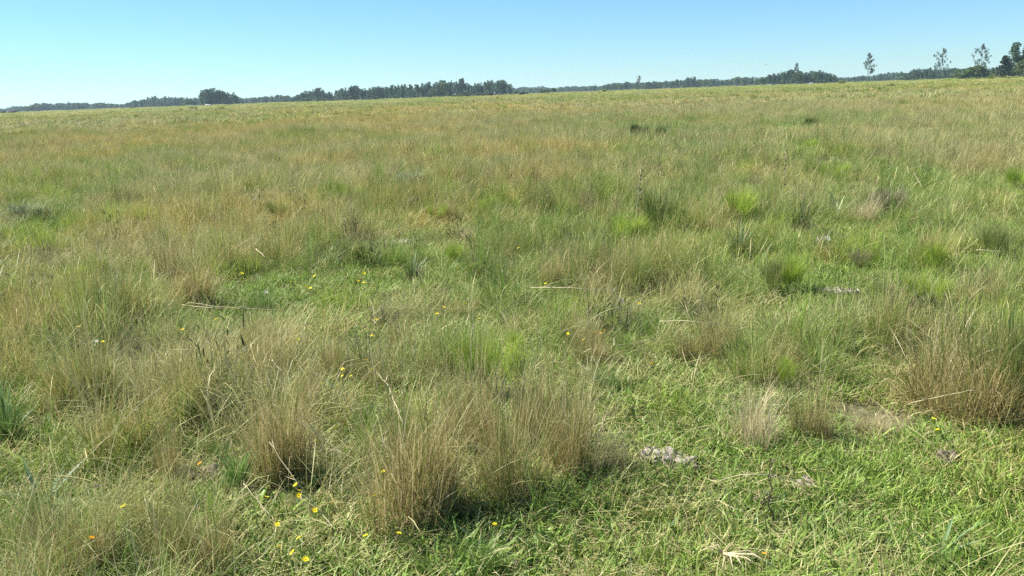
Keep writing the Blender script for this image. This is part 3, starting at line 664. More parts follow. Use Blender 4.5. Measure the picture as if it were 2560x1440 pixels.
# ------------------------------------------------------------------ cattle and bird
def skinned(name, nodes, edges, mat, sub=1):
    """one continuous body grown from joints with radii"""
    m = bpy.data.meshes.new(name); m.from_pydata([n[:3] for n in nodes], edges, []); o = bpy.data.objects.new(name, m); COL.objects.link(o)
    sk = o.modifiers.new('skin', 'SKIN'); sk.use_smooth_shade = True
    for i, n in enumerate(nodes):
        v = m.skin_vertices[0].data[i]; v.radius = (n[3], n[4] if len(n) > 4 else n[3]); v.use_root = (i == 0)
    sb = o.modifiers.new('sub', 'SUBSURF'); sb.levels = sub; sb.render_levels = sub
    dg = bpy.context.evaluated_depsgraph_get(); mm = bpy.data.meshes.new_from_object(o.evaluated_get(dg)); mm.materials.clear(); mm.materials.append(mat)
    bpy.data.objects.remove(o); return mm
def cow_mesh(grazing, mat):
    head = [(.95, 0, 1.02, .17), (1.22, 0, .72, .13), (1.36, 0, .42, .12), (1.44, 0, .18, .085)] if grazing else [(.95, 0, 1.18, .19), (1.22, 0, 1.34, .14), (1.42, 0, 1.36, .13), (1.66, 0, 1.22, .085)]
    N = [(0, 0, .95, .36), (.45, 0, .95, .36), (.72, 0, 1.0, .30)] + head + [(-.45, 0, .98, .34), (-.78, 0, 1.02, .25), (-.9, 0, .95, .06), (-.95, 0, .5, .035)]
    E = [(0, 1), (1, 2), (2, 3), (3, 4), (4, 5), (5, 6), (0, 7), (7, 8), (8, 9), (9, 10)]
    def leg(root, pts):
        b = len(N); N.extend(pts); E.append((root, b)); E.extend((b + i, b + i + 1) for i in range(len(pts) - 1))
    for s in (-1, 1):
        leg(2, [(.66, .17 * s, .72, .13), (.66, .18 * s, .40, .075), (.68, .18 * s, .06, .065)])
        leg(7, [(-.60, .18 * s, .74, .16), (-.72, .19 * s, .44, .08), (-.66, .19 * s, .06, .065)])
    b = len(N); N.extend([(1.30 if grazing else 1.44, .17, .58 if grazing else 1.42, .03), (1.30 if grazing else 1.44, -.17, .58 if grazing else 1.42, .03)])
    hn = 4 if grazing else 5; E.extend([(hn, b), (hn, b + 1)])
    return skinned('cow', N, E, mat)
CB = {('g', 'b'): cow_mesh(True, M_BLACK), ('s', 'b'): cow_mesh(False, M_BLACK), ('g', 'w'): cow_mesh(True, M_WHITE), ('s', 'w'): cow_mesh(False, M_WHITE)}
for (px, dist, pose, col, rz, lab) in [
 (1136, 480, 'g', 'b', .3, 'black cow grazing at the left end of the scattered herd'), (1145, 560, 's', 'b', 2.8, 'black cow standing behind the leftmost grazing one'),
 (1156, 520, 'g', 'b', .1, 'black cow grazing close together with another at the foot of the bushes'), (1163, 515, 'g', 'b', 3.2, 'black cow grazing in the close pair, on its right side'),
 (1168, 450, 'g', 'b', 1.2, 'black cow seen nearly end on, nearest of the herd'), (1172, 540, 's', 'b', .2, 'black cow standing just behind the one seen end on'),
 (1193, 500, 'g', 'b', 2.9, 'black cow grazing alone in the middle of the herd'), (1208, 510, 's', 'b', .0, 'black cow standing left of the small pale bush'),
 (1219, 520, 'g', 'b', 3.0, 'black cow grazing right in front of the small pale bush'), (1225, 455, 's', 'b', .2, 'black cow standing broadside, right of the grazing one by the pale bush'),
 (1304, 430, 's', 'b', .1, 'lone black cow standing right of the dark round bush'), (7, 520, 'g', 'b', .1, 'dark cow at the left edge of the field'),
 (27, 540, 'g', 'b', 3.0, 'dark cow second from the left edge of the field'), (36, 530, 's', 'b', .3, 'dark cow right of two others near the left edge'),
 (331, 520, 'g', 'b', .0, 'dark cow alone before the grove left of the tall clump'),
 (517, 640, 's', 'w', 2.6, 'white cow with raised head below the tall left clump'), (523, 600, 'g', 'w', .2, 'white cow grazing beside another below the tall left clump'),
 (1925, 560, 's', 'w', 3.14, 'white cow standing broadside at the left foot of the right hand grove'), (2027, 620, 's', 'w', .1, 'white cow with raised head in front of the right hand grove')]:
    x, y = far(px, dist); o = link(bpy.data.objects.new('cow', CB[(pose, col)])); z = float(gz(x, y)); s = 1.45 if col == 'b' else 1.2
    o.location = (x, y, z + .05); o.rotation_euler = (0, 0, rz); o.scale = (s,) * 3
    tag(o, lab, 'cow', 'cattle grazing on the far field')
bd = ray(1915, 162); bt = 260 / np.linalg.norm(bd)
bm_ = skinned('bird', [(0, 0, 0, .09), (.22, 0, .02, .06), (.34, 0, .03, .035), (-.25, 0, 0, .05), (-.45, 0, 0, .09, .02), (.05, .35, .12, .10, .02), (-.02, .75, .05, .04, .012), (.05, -.35, .12, .10, .02), (-.02, -.75, .05, .04, .012)],
 [(0, 1), (1, 2), (0, 3), (3, 4), (0, 5), (5, 6), (0, 7), (7, 8)], plain_mat('bird_plumage', (.16, .15, .15), (.34, .33, .32), 4))
bo = link(bpy.data.objects.new('bird', bm_)); bo.location = (bd[0] * bt, bd[1] * bt, CAM_H + bd[2] * bt); bo.rotation_euler = (.3, -.1, .4); tag(bo, 'small grey bird flying over the tree line', 'bird')

# ------------------------------------------------------------------ haze
hz = bpy.data.meshes.new('haze'); X = 4000.0; zb, ztp = -1.6, 34.0
hz.from_pydata([(-X, -X, zb), (X, -X, zb), (X, X, zb), (-X, X, zb), (-X, -X, ztp), (X, -X, ztp), (X, X, ztp), (-X, X, ztp)], [], [(0, 3, 2, 1), (4, 5, 6, 7), (0, 1, 5, 4), (1, 2, 6, 5), (2, 3, 7, 6), (3, 0, 4, 7)])
hm, ht = newmat('haze_air'); pv = nd(ht, 'ShaderNodeVolumePrincipled'); pv.inputs['Density'].default_value = 0.00012; pv.inputs['Color'].default_value = (.62, .82, 1, 1); pv.inputs['Anisotropy'].default_value = 0.2
hout = nd(ht, 'ShaderNodeOutputMaterial'); ht.links.new(pv.outputs[0], hout.inputs['Volume']); hz.materials.append(hm)
ho = link(bpy.data.objects.new('haze', hz)); tag(ho, 'thin bluish summer haze over the whole field', 'haze', kind='stuff'); ho.display_type = 'WIRE'

# ------------------------------------------------------------------ tussocks, shrubs and other plants standing in the near field
def tussock_geo(seed, n, H, base, lean, curl, w, headw=0.0, wisps=12):
    rng = rs(seed); g = Geo(); tuft_fill(g, rng, int(n * .75), H, base, w, bunches=9); n2 = n; n = n // 5
    a = rng.rand(n) * 6.283; r = base * np.sqrt(rng.rand(n)); x, y = r * np.cos(a), r * np.sin(a)
    az = a + rng.normal(0, .7, n); az = np.arctan2(np.sin(az) + .18 * math.sin(WIND), np.cos(az) + .18 * math.cos(WIND))
    fl = np.abs(rng.normal(0, lean, n)) * (.4 + .9 * r / base)
    blades(g, rng, x, y, H * rng.uniform(.45, 1.05, n), rng.uniform(.7, 1.3, n) * w, fl, az, rng.normal(curl, .35, n), prof=(1, .95, .8, .6, .06), kink=.3)
    m = n // 8
    a = rng.rand(m) * 6.283; r = base * 1.4 * np.sqrt(rng.rand(m))
    blades(g, rng, r * np.cos(a), r * np.sin(a), H * rng.uniform(.25, .6, m), w * rng.uniform(.8, 1.4, m), rng.uniform(.7, 1.5, m), a, rng.normal(.3, .4, m), prof=(1, .9, .7, .06), r1=np.full(m, 1.6))
    hg = Geo(); a = rng.rand(wisps) * 6.283; r = base * np.sqrt(rng.rand(wisps))
    blades(hg, rng, r * np.cos(a), r * np.sin(a), H * rng.uniform(.75, 1.1, wisps), np.full(wisps, w * .6), np.abs(rng.normal(0, lean * 1.3, wisps)), a + rng.normal(0, .6, wisps), rng.normal(curl * 1.6, .6, wisps), prof=(.5, .5, .5, .6, 1.2, 1.6, .3), r1=np.full(wisps, 2.0), r2=rng.uniform(.4, 1.1, wisps))
    return g, hg
def shrub_geo(seed, H, W, n, w, stems=7, leafy=1.0):
    """broom like shrub: forking stems carrying a dense head of fine upright shoots"""
    rng = rs(seed); st = Geo(); fo = Geo(); tips = []
    for i in range(stems):
        a = rng.rand() * 6.283; L = W * .5 * math.sqrt(rng.rand()); z = H * rng.uniform(.4, .6)
        p1 = (L * .35 * math.cos(a), L * .35 * math.sin(a), z * .5); p2 = (L * math.cos(a), L * math.sin(a), z)
        tube(st, [(0, 0, -.02), p1, p2], [.011 * H, .008 * H, .005 * H], sides=4)
        for k in range(3): tips.append(np.array(p1) * (1 - k / 3) * .5 + np.array(p2) * (.5 + k / 6) + rng.normal(0, W * .05, 3))
    tips = np.array(tips); k = rng.randint(0, len(tips), n); P = tips[k] + rng.normal(0, W * .06, (n, 3)); P[:, 2] = np.clip(P[:, 2], H * .12, H * .7)
    r = np.hypot(P[:, 0], P[:, 1]); az = np.arctan2(P[:, 1], P[:, 0]) + rng.normal(0, .8, n)
    r2 = np.clip(rng.rand(n) * .6 + rng.rand(len(tips))[k] * .5, 0, 1)
    blades(fo, rng, P[:, 0], P[:, 1], H * rng.uniform(.25, .55, n), rng.uniform(.7, 1.3, n) * w, np.abs(rng.normal(.15, .25, n)) + r / W * .6, az, rng.normal(0, .3, n), prof=(.8, 1, .9, .1), bz=P[:, 2], r2=r2)
    return st, fo
def rosette_leaf(L, w, lean, curl, seed, mat, spiny=False):
    g = Geo(); k = 7; s = np.linspace(0, 1, k); th = lean + curl * s; ds = 1 / (k - 1)
    r = np.concatenate([[0], np.cumsum(np.sin(th[:-1]) * ds)]) * L; z = np.concatenate([[0], np.cumsum(np.cos(th[:-1]) * ds)]) * L
    pr = np.array([.7, .9, 1, .95, .8, .5, .04]) * w / 2; V = []; C = []; rg = rs(seed)
    for i in range(k): V += [(r[i], -pr[i], z[i] + pr[i] * .35), (r[i], 0, z[i]), (r[i], pr[i], z[i] + pr[i] * .35)]; C += [(.5, .35 + .5 * rg.rand(), s[i])] * 3
    Fq = [(3 * i + j, 3 * i + j + 1, 3 * i + j + 4, 3 * i + j + 3) for i in range(k - 1) for j in (0, 1)]
    g.add(V, Fq, np.array(C)); return g.mesh('leaf', mat)

def weed_patch(seed, kind):
    rng = rs(seed); g = Geo()
    if kind == 0:                      # dark leafy weeds with upright stems
        x, y = disc(rng, 14, .14); k = np.repeat(np.arange(14), 9); hh = rng.uniform(.15, .38, 14)
        blades(g, rng, x, y, hh, np.full(14, .005), np.abs(rng.normal(0, .2, 14)), rng.rand(14) * 6.28, rng.normal(0, .2, 14))
        n = len(k); blades(g, rng, x[k] + rng.normal(0, .012, n), y[k] + rng.normal(0, .012, n), rng.uniform(.03, .07, n), rng.uniform(.006, .014, n), rng.uniform(.3, 1.4, n), rng.rand(n) * 6.28, rng.normal(.3, .3, n), bz=hh[k] * rng.uniform(.2, .95, n), prof=(.3, 1, .7, .05))
    elif kind == 1:                    # soft mound of fine green shoots
        n = 340; x, y, k = clumped(rng, n, .22, 7, .05)
        blades(g, rng, x, y, rng.uniform(.15, .42, n), rng.uniform(.002, .004, n), np.abs(rng.normal(.1, .2, n)), rng.rand(n) * 6.28, rng.normal(.1, .3, n), prof=(.8, 1, .9, .1))
    else:                              # grey dead twiggy plant
        n = 120; x, y = disc(rng, n, .10)
        blades(g, rng, x, y, rng.uniform(.12, .42, n), rng.uniform(.002, .004, n), np.abs(rng.normal(.2, .35, n)), rng.rand(n) * 6.28, rng.normal(0, .8, n), prof=(1, .9, .7, .5, .2), kink=.8, brk=.4)
    return g
WDARK = src_col('dark_weed', [weed_patch(950 + i, 0) for i in range(4)], M_DARKB)
WGRN = src_col('green_mound', [weed_patch(960 + i, 1) for i in range(4)], M_BROOM)
WMOSS = src_col('soft_mound', [weed_patch(964 + i, 1) for i in range(4)], M_BROOM2)
WGREY = src_col('grey_weed', [weed_patch(970 + i, 2) for i in range(4)], M_TWIG)
TUS = {}
def tus(kind, k, *args, mat=None, hmat=None):
    lst = []
    for i in range(k):
        g, h = tussock_geo(900 + hash_seed(kind) * 3 + i, *args); lst.append((g.mesh('blades', mat), h.mesh('seed_stalks', hmat or mat)))
    TUS[kind] = lst
tus('brown', 5, 680, .6, .085, .30, .45, .0029, mat=M_TUS, hmat=M_STRAWP)
tus('olive', 3, 600, .6, .09, .30, .45, .0029, mat=M_TUSG, hmat=M_STRAWP)
tus('straw', 3, 520, .6, .12, .45, .7, .0036, mat=M_STRAW, hmat=M_STRAWP)
tus('green', 3, 420, .6, .08, .35, .6, .0046, mat=M_STRAP, hmat=M_STRAWP)
tus('spiky', 2, 260, .6, .06, .35, .1, .0060, mat=M_DARKB, hmat=M_STRAWP)
def tussock(kind, i, px, by, ty, wide, lab, name=None, cat=None, group=None, rz=None):
    x, y, z = at(px, by); H = max(.08, hgt(x, y, ty) - z); bm, hm2 = TUS[kind][i % len(TUS[kind])]; s = H / .50; wide *= .74; rg = random.Random(px * 7 + by)
    o = empty(name or 'tussock', (x, y, z - .01), rz if rz is not None else rg.uniform(-.8, .8), (s * wide, s * wide, s)); tag(o, lab, cat or 'tussock', group)
    link(bpy.data.objects.new('blades', bm), o); link(bpy.data.objects.new('seed_stalks', hm2), o); return o
for a in [
 ('brown', 0, 1015, 1305, 880, .95, 'big tan tussock in the foreground with a dark hollow on its right'),
 ('brown', 1, 1110, 1290, 990, .7, 'brown tussock leaning into the right side of the big foreground one'),
 ('brown', 2, 1275, 1255, 900, .75, 'narrow brown tussock leaning left, right of the dark hollow'),
 ('brown', 3, 1425, 1190, 880, .8, 'reddish brown tussock left of the crusty grey lump'),
 ('olive', 0, 1350, 1120, 820, .8, 'olive tussock behind the reddish brown one'),
 ('brown', 1, 1190, 1130, 790, .8, 'tall tan tussock behind the big foreground tussocks'),
 ('brown', 0, 700, 1190, 850, .8, 'brown tussock right of the strap leaved green clump'),
 ('brown', 2, 830, 950, 800, .7, 'small reddish tuft beside scattered yellow flowers'),
 ('brown', 3, 425, 1200, 1040, .6, 'low brown tuft beside the bare soil patch'),
 ('brown', 0, 490, 765, 590, 1.1, 'wide brown tussock above the crossing dry stalks'),
 ('brown', 2, 420, 700, 560, 1.0, 'brown tussock just behind the wide one at left'),
 ('olive', 1, 560, 690, 560, .9, 'dull olive tussock above the bright green turf'),
 ('brown', 1, 1480, 915, 770, 1.1, 'brown tussock crowned by three small orange flowers'),
 ('brown', 3, 1790, 890, 720, 1.0, 'tan tussock in the middle right with long arched stalks'),
 ('olive', 2, 1720, 905, 800, 1.2, 'grey green tussock with a dark foot, left of the tan one'),
 ('brown', 0, 1370, 730, 600, .8, 'tan tussock behind the long level straw'),
 ('brown', 2, 1520, 730, 590, .9, 'tan tussock right of the long level straw'),
 ('olive', 0, 1005, 880, 750, .9, 'tan green tussock left of the yellow green broom'),
 ('brown', 1, 2035, 1100, 900, .9, 'brown twiggy tussock right of the pale fountain like one'),
 ('brown', 3, 2330, 1020, 790, 1.5, 'large dark footed brown tussock near the right edge'),
 ('brown', 0, 2440, 1055, 770, 1.3, 'brown tussock leaning left beside the woody broom at the right edge'),
 ('brown', 2, 2545, 1060, 830, 1.3, 'reddish tussock cut by the right edge'),
 ('brown', 1, 2250, 850, 690, 1.0, 'tan tussock behind the large brown one near the right edge'),
 ('brown', 3, 2470, 760, 640, 1.0, 'reddish tan tussock up at the right edge behind the broom'),
 ('brown', 2, 1960, 930, 810, .9, 'thin tan tussock between the pale fountain and the stone strip'),
 ('brown', 0, 240, 1445, 1240, .9, 'brown tuft at the bottom edge, left of the others'),
 ('brown', 1, 530, 1440, 1210, .9, 'brown tuft at the bottom edge left of the yellow flower cluster'),
 ('olive', 1, 400, 1425, 1230, .9, 'olive tuft between two brown tufts at the bottom edge'),
 ('olive', 2, 100, 1400, 1230, .8, 'dull green tuft at the bottom left corner'),
 ('brown', 3, 640, 880, 760, .8, 'slender brown tuft right of the orange dotted turf'),
 ('brown', 0, 90, 880, 700, 1.2, 'brown mass of grass behind the thorny dead stalk'),
 ('brown', 1, 250, 800, 640, 1.1, 'brown tussock left of the small white flower'),
 ('brown', 2, 1130, 560, 470, 1.0, 'brown tussock left of the bright green mounds'),
 ('brown', 3, 1650, 700, 600, 1.0, 'tan tussock midfield left of the spiky dark green tuft'),
 ('brown', 0, 435, 385, 355, 1.4, 'dark tan tuft far off in the left of the field'),
 ('brown', 1, 725, 372, 340, 1.6, 'brownish wide tuft far off left of centre'),
 ('brown', 2, 2420, 440, 380, 1.3, 'tan leaning tussock far off at the right'),
 ('straw', 0, 390, 1000, 870, 1.3, 'grey dead grass mound flattened on the left'),
 ('straw', 1, 240, 990, 920, 1.5, 'flattened dead grass over a dark hollow at the left'),
 ('straw', 2, 1870, 1115, 930, 1.0, 'pale fountain like straw tussock on the turf'),
 ('straw', 0, 490, 765, 690, .7, 'pale dead straw tuft at the foot of the wide brown tussock'),
 ('straw', 1, 1540, 1185, 1080, .8, 'dead straw collapsed beside the crusty grey lump'),
 ('straw', 2, 1960, 860, 770, 1.2, 'bleached tangle of straw midfield right'),
 ('straw', 0, 2180, 1080, 1010, 1.6, 'flattened straw tangle left of the large brown tussock'),
 ('straw', 1, 1160, 610, 560, 1.2, 'small greyish straw tuft behind the dung patch'),
 ('straw', 2, 2150, 560, 470, 1.3, 'greyish purple dead tangle right of the silver rosette'),
 ('straw', 0, 780, 1010, 900, .7, 'pale straw wisp amid yellow flowers')]: tussock(*a)
for a in [
 ('green', 0, 600, 1225, 1090, 1.0, 'bright green strap leaved clump beside the bare soil patch'),
 ('green', 1, 540, 1160, 1090, .8, 'smaller green blades behind the strap leaved clump'),
 ('green', 2, 15, 1110, 960, 1.0, 'blue green leafy clump cut by the left edge'),
 ('green', 0, 660, 780, 700, 1.4, 'fresh green tuft in the bright turf midfield left'),
 ('green', 1, 1390, 780, 725, 1.4, 'fresh green tuft under the long level straw'),
 ('green', 2, 1190, 690, 620, 1.4, 'deep green broad bladed tuft midfield'),
 ('green', 0, 1070, 1440, 1370, 1.3, 'broad bladed grass fan at the bottom edge'),
 ('green', 1, 2350, 1440, 1340, .8, 'long green blades at the bottom edge on the right'),
 ('green', 2, 1520, 980, 900, 1.2, 'green tuft right of the tall tan tussock'),
 ('green', 0, 100, 1300, 1200, 1.1, 'grey green blades spreading near the left bottom corner'),
 ('green', 1, 920, 1080, 1000, 1.1, 'deep green tuft between the foreground tussocks'),
 ('green', 2, 1200, 1440, 1330, 1.0, 'wide pale green blades at the bottom edge in the middle')]: tussock(*a, name='grass_clump', cat='grass clump')
for a in [
 ('spiky', 0, 1035, 710, 640, 1.4, 'dark spiky plant fanning left in midfield'),
 ('spiky', 1, 1845, 650, 560, 1.3, 'dark spiky tuft with long stalks in the middle right'),
 ('spiky', 0, 2000, 590, 490, .9, 'upright dark stems left of the silver rosette'),
 ('spiky', 1, 2220, 555, 465, .9, 'dark brown dead stems right of the silver rosette')]: tussock(*a, name='spiky_plant', cat='plant')

SHR = {}
def shr(kind, k, H, W, n, w, mat, stems=7):
    SHR[kind] = []
    for i in range(k):
        a, b = shrub_geo(1500 + hash_seed(kind) * 5 + i, H, W, n, w, stems); SHR[kind].append((a.mesh('stem', M_STEMD), b.mesh('foliage', mat)))
shr('broom', 3, .6, .5, 900, .0028, M_BROOM); shr('greenbush', 3, .6, .55, 1000, .0030, M_BROOM2); shr('darkbush', 3, .6, .8, 1500, .013, M_DARKB, 12)
shr('twigs', 2, .6, .6, 500, .003, M_TWIG, 12); shr('silver', 1, .6, .7, 500, .011, M_SILV, 8); shr('olivebush', 2, .7, .9, 900, .02, M_BROOM2, 8)
def shrub(kind, i, px, by, ty, wide, lab, name='broom_shrub', cat='shrub'):
    x, y, z = at(px, by); CLEAR.append((x, y - .3, .3 * wide, .35, -.15, -.5)); H = max(.1, hgt(x, y, ty) - z) * 1.12; a, b = SHR[kind][i % len(SHR[kind])]; s = H / .6
    o = empty(name, (x, y, z), random.Random(px).uniform(0, 6.2), (s * wide, s * wide, s)); tag(o, lab, cat)
    link(bpy.data.objects.new('stem', a), o); link(bpy.data.objects.new('foliage', b), o)
for a in [
 ('broom', 0, 1245, 1010, 835, 1.0, 'bright yellow green broom glowing in the centre foreground'),
 ('greenbush', 0, 2520, 1045, 780, .75, 'woody broom with bright green top and bare trunk at the right edge'),
 ('broom', 1, 2540, 900, 770, .9, 'vivid green broom top behind the woody one at the right edge'),
 ('greenbush', 1, 2350, 960, 860, .8, 'small green shoots rising out of the large brown tussock'),
 ('broom', 2, 1965, 740, 640, .9, 'bright green broom on dark forked stems midfield right'),
 ('greenbush', 2, 1930, 745, 650, .7, 'darker green broom left of the forked bright one'),
 ('greenbush', 0, 885, 670, 600, 1.0, 'dark green low bush above the flowered turf'),
 ('broom', 1, 1140, 670, 605, .9, 'light green broom right of the dark spiky plant'),
 ('broom', 2, 1215, 540, 490, 1.3, 'rounded bright green broom midfield above centre'),
 ('broom', 0, 1560, 620, 540, 1.3, 'wide light green broom left of the tall seed stalk'),
 ('greenbush', 1, 1660, 590, 470, 1.0, 'deep green broom just right of the leaning seed stalk'),
 ('broom', 1, 1840, 560, 470, 1.1, 'soft green broom left of the upright seed stalk'),
 ('broom', 2, 2340, 690, 605, 1.1, 'yellow green broom midfield near the right side'),
 ('broom', 0, 2320, 780, 690, 1.2, 'pale green mound right of the broken stone strip'),
 ('broom', 1, 195, 720, 660, 1.1, 'green broom in the brown grass at the left'),
 ('broom', 2, 370, 690, 655, .8, 'small yellowish broom between brown tussocks at the left'),
 ('broom', 0, 1095, 560, 510, 1.2, 'light green mound left of the rounded broom'),
 ('broom', 1, 2025, 385, 345, 1.3, 'lime green bush far off on the right'),
 ('broom', 2, 2545, 480, 420, 1.2, 'bright green broom far up at the right edge'),
 ('greenbush', 2, 1850, 660, 600, .8, 'vivid green shoots inside the dark spiky tuft'),
 ('broom', 0, 1960, 980, 900, .7, 'small yellow green broom before the thin tan tussock'),
 ('broom', 1, 1290, 880, 830, .8, 'faint green broom sprigs behind the glowing one'),
 ('greenbush', 1, 2500, 660, 560, 1.0, 'green bush in the grass at the right edge'),
 ('broom', 2, 880, 520, 460, 1.4, 'low light green mound left of centre in the middle distance'),
 ('broom', 0, 2080, 460, 410, 1.3, 'green mound in the middle distance on the right'),
 ('greenbush', 2, 700, 560, 500, 1.1, 'muted green bush in the middle distance on the left')]: shrub(*a)
for a in [
 ('darkbush', 0, 1597, 362, 316, .65, 'dark brown shrub standing out of the far grass right of centre'),
 ('darkbush', 1, 1652, 360, 322, .5, 'dark green shrub right of the dark brown one'),
 ('darkbush', 2, 2028, 330, 300, .8, 'faint dark shrub far off on the right'),
 ('darkbush', 0, 1445, 345, 322, 1.0, 'small dark shrub left of the brown and green pair'),
 ('darkbush', 1, 1810, 345, 322, 1.4, 'low dark shrub patch right of the brown and green pair'),
 ('darkbush', 2, 715, 362, 345, 1.0, 'small dark shrub in the far grass left of centre'),
 ('olivebush', 0, 1835, 250, 238, 1.8, 'dark green shrub patch far out in front of the right hand grove'),
 ('olivebush', 1, 1780, 252, 242, 1.8, 'small green shrub left of the dark green patch far out'),
 ('olivebush', 0, 1243, 251, 243, .8, 'tiny dark shrub before the cattle herd'),
 ('olivebush', 1, 1222, 256, 250, 1.1, 'low green shrub left of the tiny dark one before the herd'),
 ('olivebush', 0, 1511, 234, 225, .8, 'small forked green shrub beyond the fence'),
 ('olivebush', 1, 1498, 235, 230, 1.0, 'little shrub just left of the forked one beyond the fence'),
 ('olivebush', 0, 555, 276, 269, 1.9, 'dark green shrub patch in the far field below the tall left clump'),
 ('olivebush', 1, 485, 274, 268, 1.9, 'green shrub patch left of the one below the tall left clump'),
 ('olivebush', 0, 2105, 212, 203, 1.3, 'low shrubs near the lone poplar'),
 ('olivebush', 1, 2480, 203, 190, .7, 'upright shrub near the dark conical tree'),
 ('olivebush', 1, 2230, 222, 212, 2.0, 'wide dark green shrub patch below the second poplar'),
 ('olivebush', 0, 2340, 232, 222, 2.2, 'long green shrub patch in the far field at the right'),
 ('olivebush', 1, 1050, 266, 259, 2.0, 'green shrub patch in the far field below the middle grove'),
 ('olivebush', 0, 1120, 268, 261, 2.0, 'second green patch in the far field below the middle grove')]: shrub(*a, name='dark_shrub')
for a in [
 ('twigs', 0, 2225, 550, 470, 1.0, 'grey twiggy dead bush in the middle distance on the right'),
 ('twigs', 1, 2180, 470, 440, 1.3, 'greyish dead bush behind the twiggy one on the right'),
 ('twigs', 0, 2150, 680, 620, .9, 'grey leafless bush right of the white stone'),
 ('twigs', 1, 150, 760, 700, 1.2, 'grey dead twigs in the brown grass at the left'),
 ('twigs', 0, 1880, 480, 440, .9, 'small dark twiggy bush left of the upright seed stalk'),
 ('twigs', 1, 1395, 640, 610, .9, 'small grey twiggy bush midfield')]: shrub(*a, name='dead_bush', cat='dead bush')
shrub('silver', 0, 1018, 480, 432, 1.3, 'silvery leaved shrub shining in the middle distance', name='silver_shrub')
shrub('silver', 0, 80, 560, 510, 1.2, 'pale greyish leafy patch in the middle distance at the left edge', name='silver_shrub')

# rosettes with separate strap leaves
def rosette(px, by, Lm, n, w, mat, lab, leans, name='rosette_plant'):
    x, y, z = at(px, by); CLEAR.append((x, y - .15, .35, .35, -.2, -.8)); o = empty(name, (x, y, z)); tag(o, lab, 'plant'); rg = random.Random(px)
    ms = [rosette_leaf(Lm * (1 - .12 * i), w, leans[0] + (leans[1] - leans[0]) * i / 3, .45, px + i, mat) for i in range(4)]
    for i in range(n):
        l = link(bpy.data.objects.new('leaf', ms[rg.randint(0, 3)]), o); l.rotation_euler = (rg.uniform(-.12, .12), rg.uniform(-.1, .1), i * 2.399 + rg.uniform(-.2, .2)); l.scale = (rg.uniform(.75, 1.15),) * 3
rosette(2092, 545, .34, 18, .022, M_SILV, 'silvery spiny rosette in the middle distance on the right', (.35, 1.1))
rosette(110, 1275, .26, 20, .013, M_BLUE, 'grey green narrow leaved rosette on the turf at the lower left', (.5, 1.35))
rosette(22, 1105, .34, 12, .020, M_BLUE, 'blue green strap leaves standing at the left edge', (.1, .7))
rosette(598, 1228, .20, 18, .012, M_STRAP, 'fresh green fan of strap leaves beside the bare soil', (.2, 1.0))
rosette(1030, 705, .30, 12, .014, M_BLUE, 'grey green spiny leaves fanning out in midfield', (.3, 1.1))
rosette(1215, 1385, .13, 12, .014, M_BLUE, 'small flat blue green rosette at the bottom edge', (.9, 1.4))
rosette(1850, 650, .36, 12, .014, M_BLUE, 'spiny rosette inside the dark spiky tuft', (.2, .9))
rosette(2345, 1400, .22, 6, .011, M_BLUE, 'few long blue green leaves at the bottom right', (.1, .9))

# tall weed stalks
def weed(px, by, tx, ty, lab, mat, heads, side=0, r=.004, thick=1.0, name='weed_stalk'):
    x, y, z = at(px, by); H = hgt(x, y, ty) - z; d = math.hypot(x, y); dx = (tx - px) * d / F_PX; o = empty(name, (x, y, z)); tag(o, lab, 'weed stalk'); rg = rs(px)
    g = Geo(); pts = [(dx * u + rg.normal(0, .006), rg.normal(0, .006), H * u) for u in np.linspace(0, 1, 9)]; tube(g, pts, np.linspace(r * 1.3, r * .6, 9) * thick, sides=5)
    if side:
        for k in range(side):
            u = rg.uniform(.35, .95); p = np.array([dx * u, 0, H * u]); a = rg.rand() * 6.28; L = H * rg.uniform(.08, .22)
            tube(g, [p, p + [math.cos(a) * L * .6, math.sin(a) * L * .6, L * .25], p + [math.cos(a) * L, math.sin(a) * L, L * .7]], [r * .6, r * .45, r * .25], sides=4)
    g.build('stem', mat, o); hg = Geo(); n = 0
    for k in range(heads):
        u = 1 - .62 * k / max(heads, 1) + rg.normal(0, .01); p = np.array([dx * u + rg.normal(0, .012), rg.normal(0, .012), H * min(u, 1)])
        leaves(hg, rg, p + rg.normal(0, .006, (5, 3)) * thick, .013 * thick, (.5, rg.rand(), .5))
    if heads: hg.build('seed_heads', M_TWIG if heads % 2 else M_STRAWP, o)
weed(1955, 525, 1958, 378, 'tall upright pale stalk with dark seed heads rising midfield right', M_STRAWP, 11, thick=1.3)
weed(1588, 595, 1602, 424, 'leaning pale stalk with dark seed heads, left of the upright one', M_STRAWP, 13, thick=1.3)
weed(20, 950, 14, 838, 'dark thorny dead stalk standing at the left edge', M_STEMD, 0, side=12, thick=1.1)
weed(1930, 1330, 1915, 1150, 'thin dark leafless stalk rising from the turf under the arched straw', M_STEMD, 3, side=3, thick=.6)
weed(565, 300, 567, 290, 'tiny dark stalk far off at the left', M_STEMD, 2, thick=2)
weed(1010, 385, 978, 345, 'pale seed stalk far off above the silvery shrub', M_STRAWP, 7, thick=1.6)
weed(960, 560, 962, 500, 'thin seed stalk left of the silvery shrub', M_STRAWP, 5, thick=1.2)

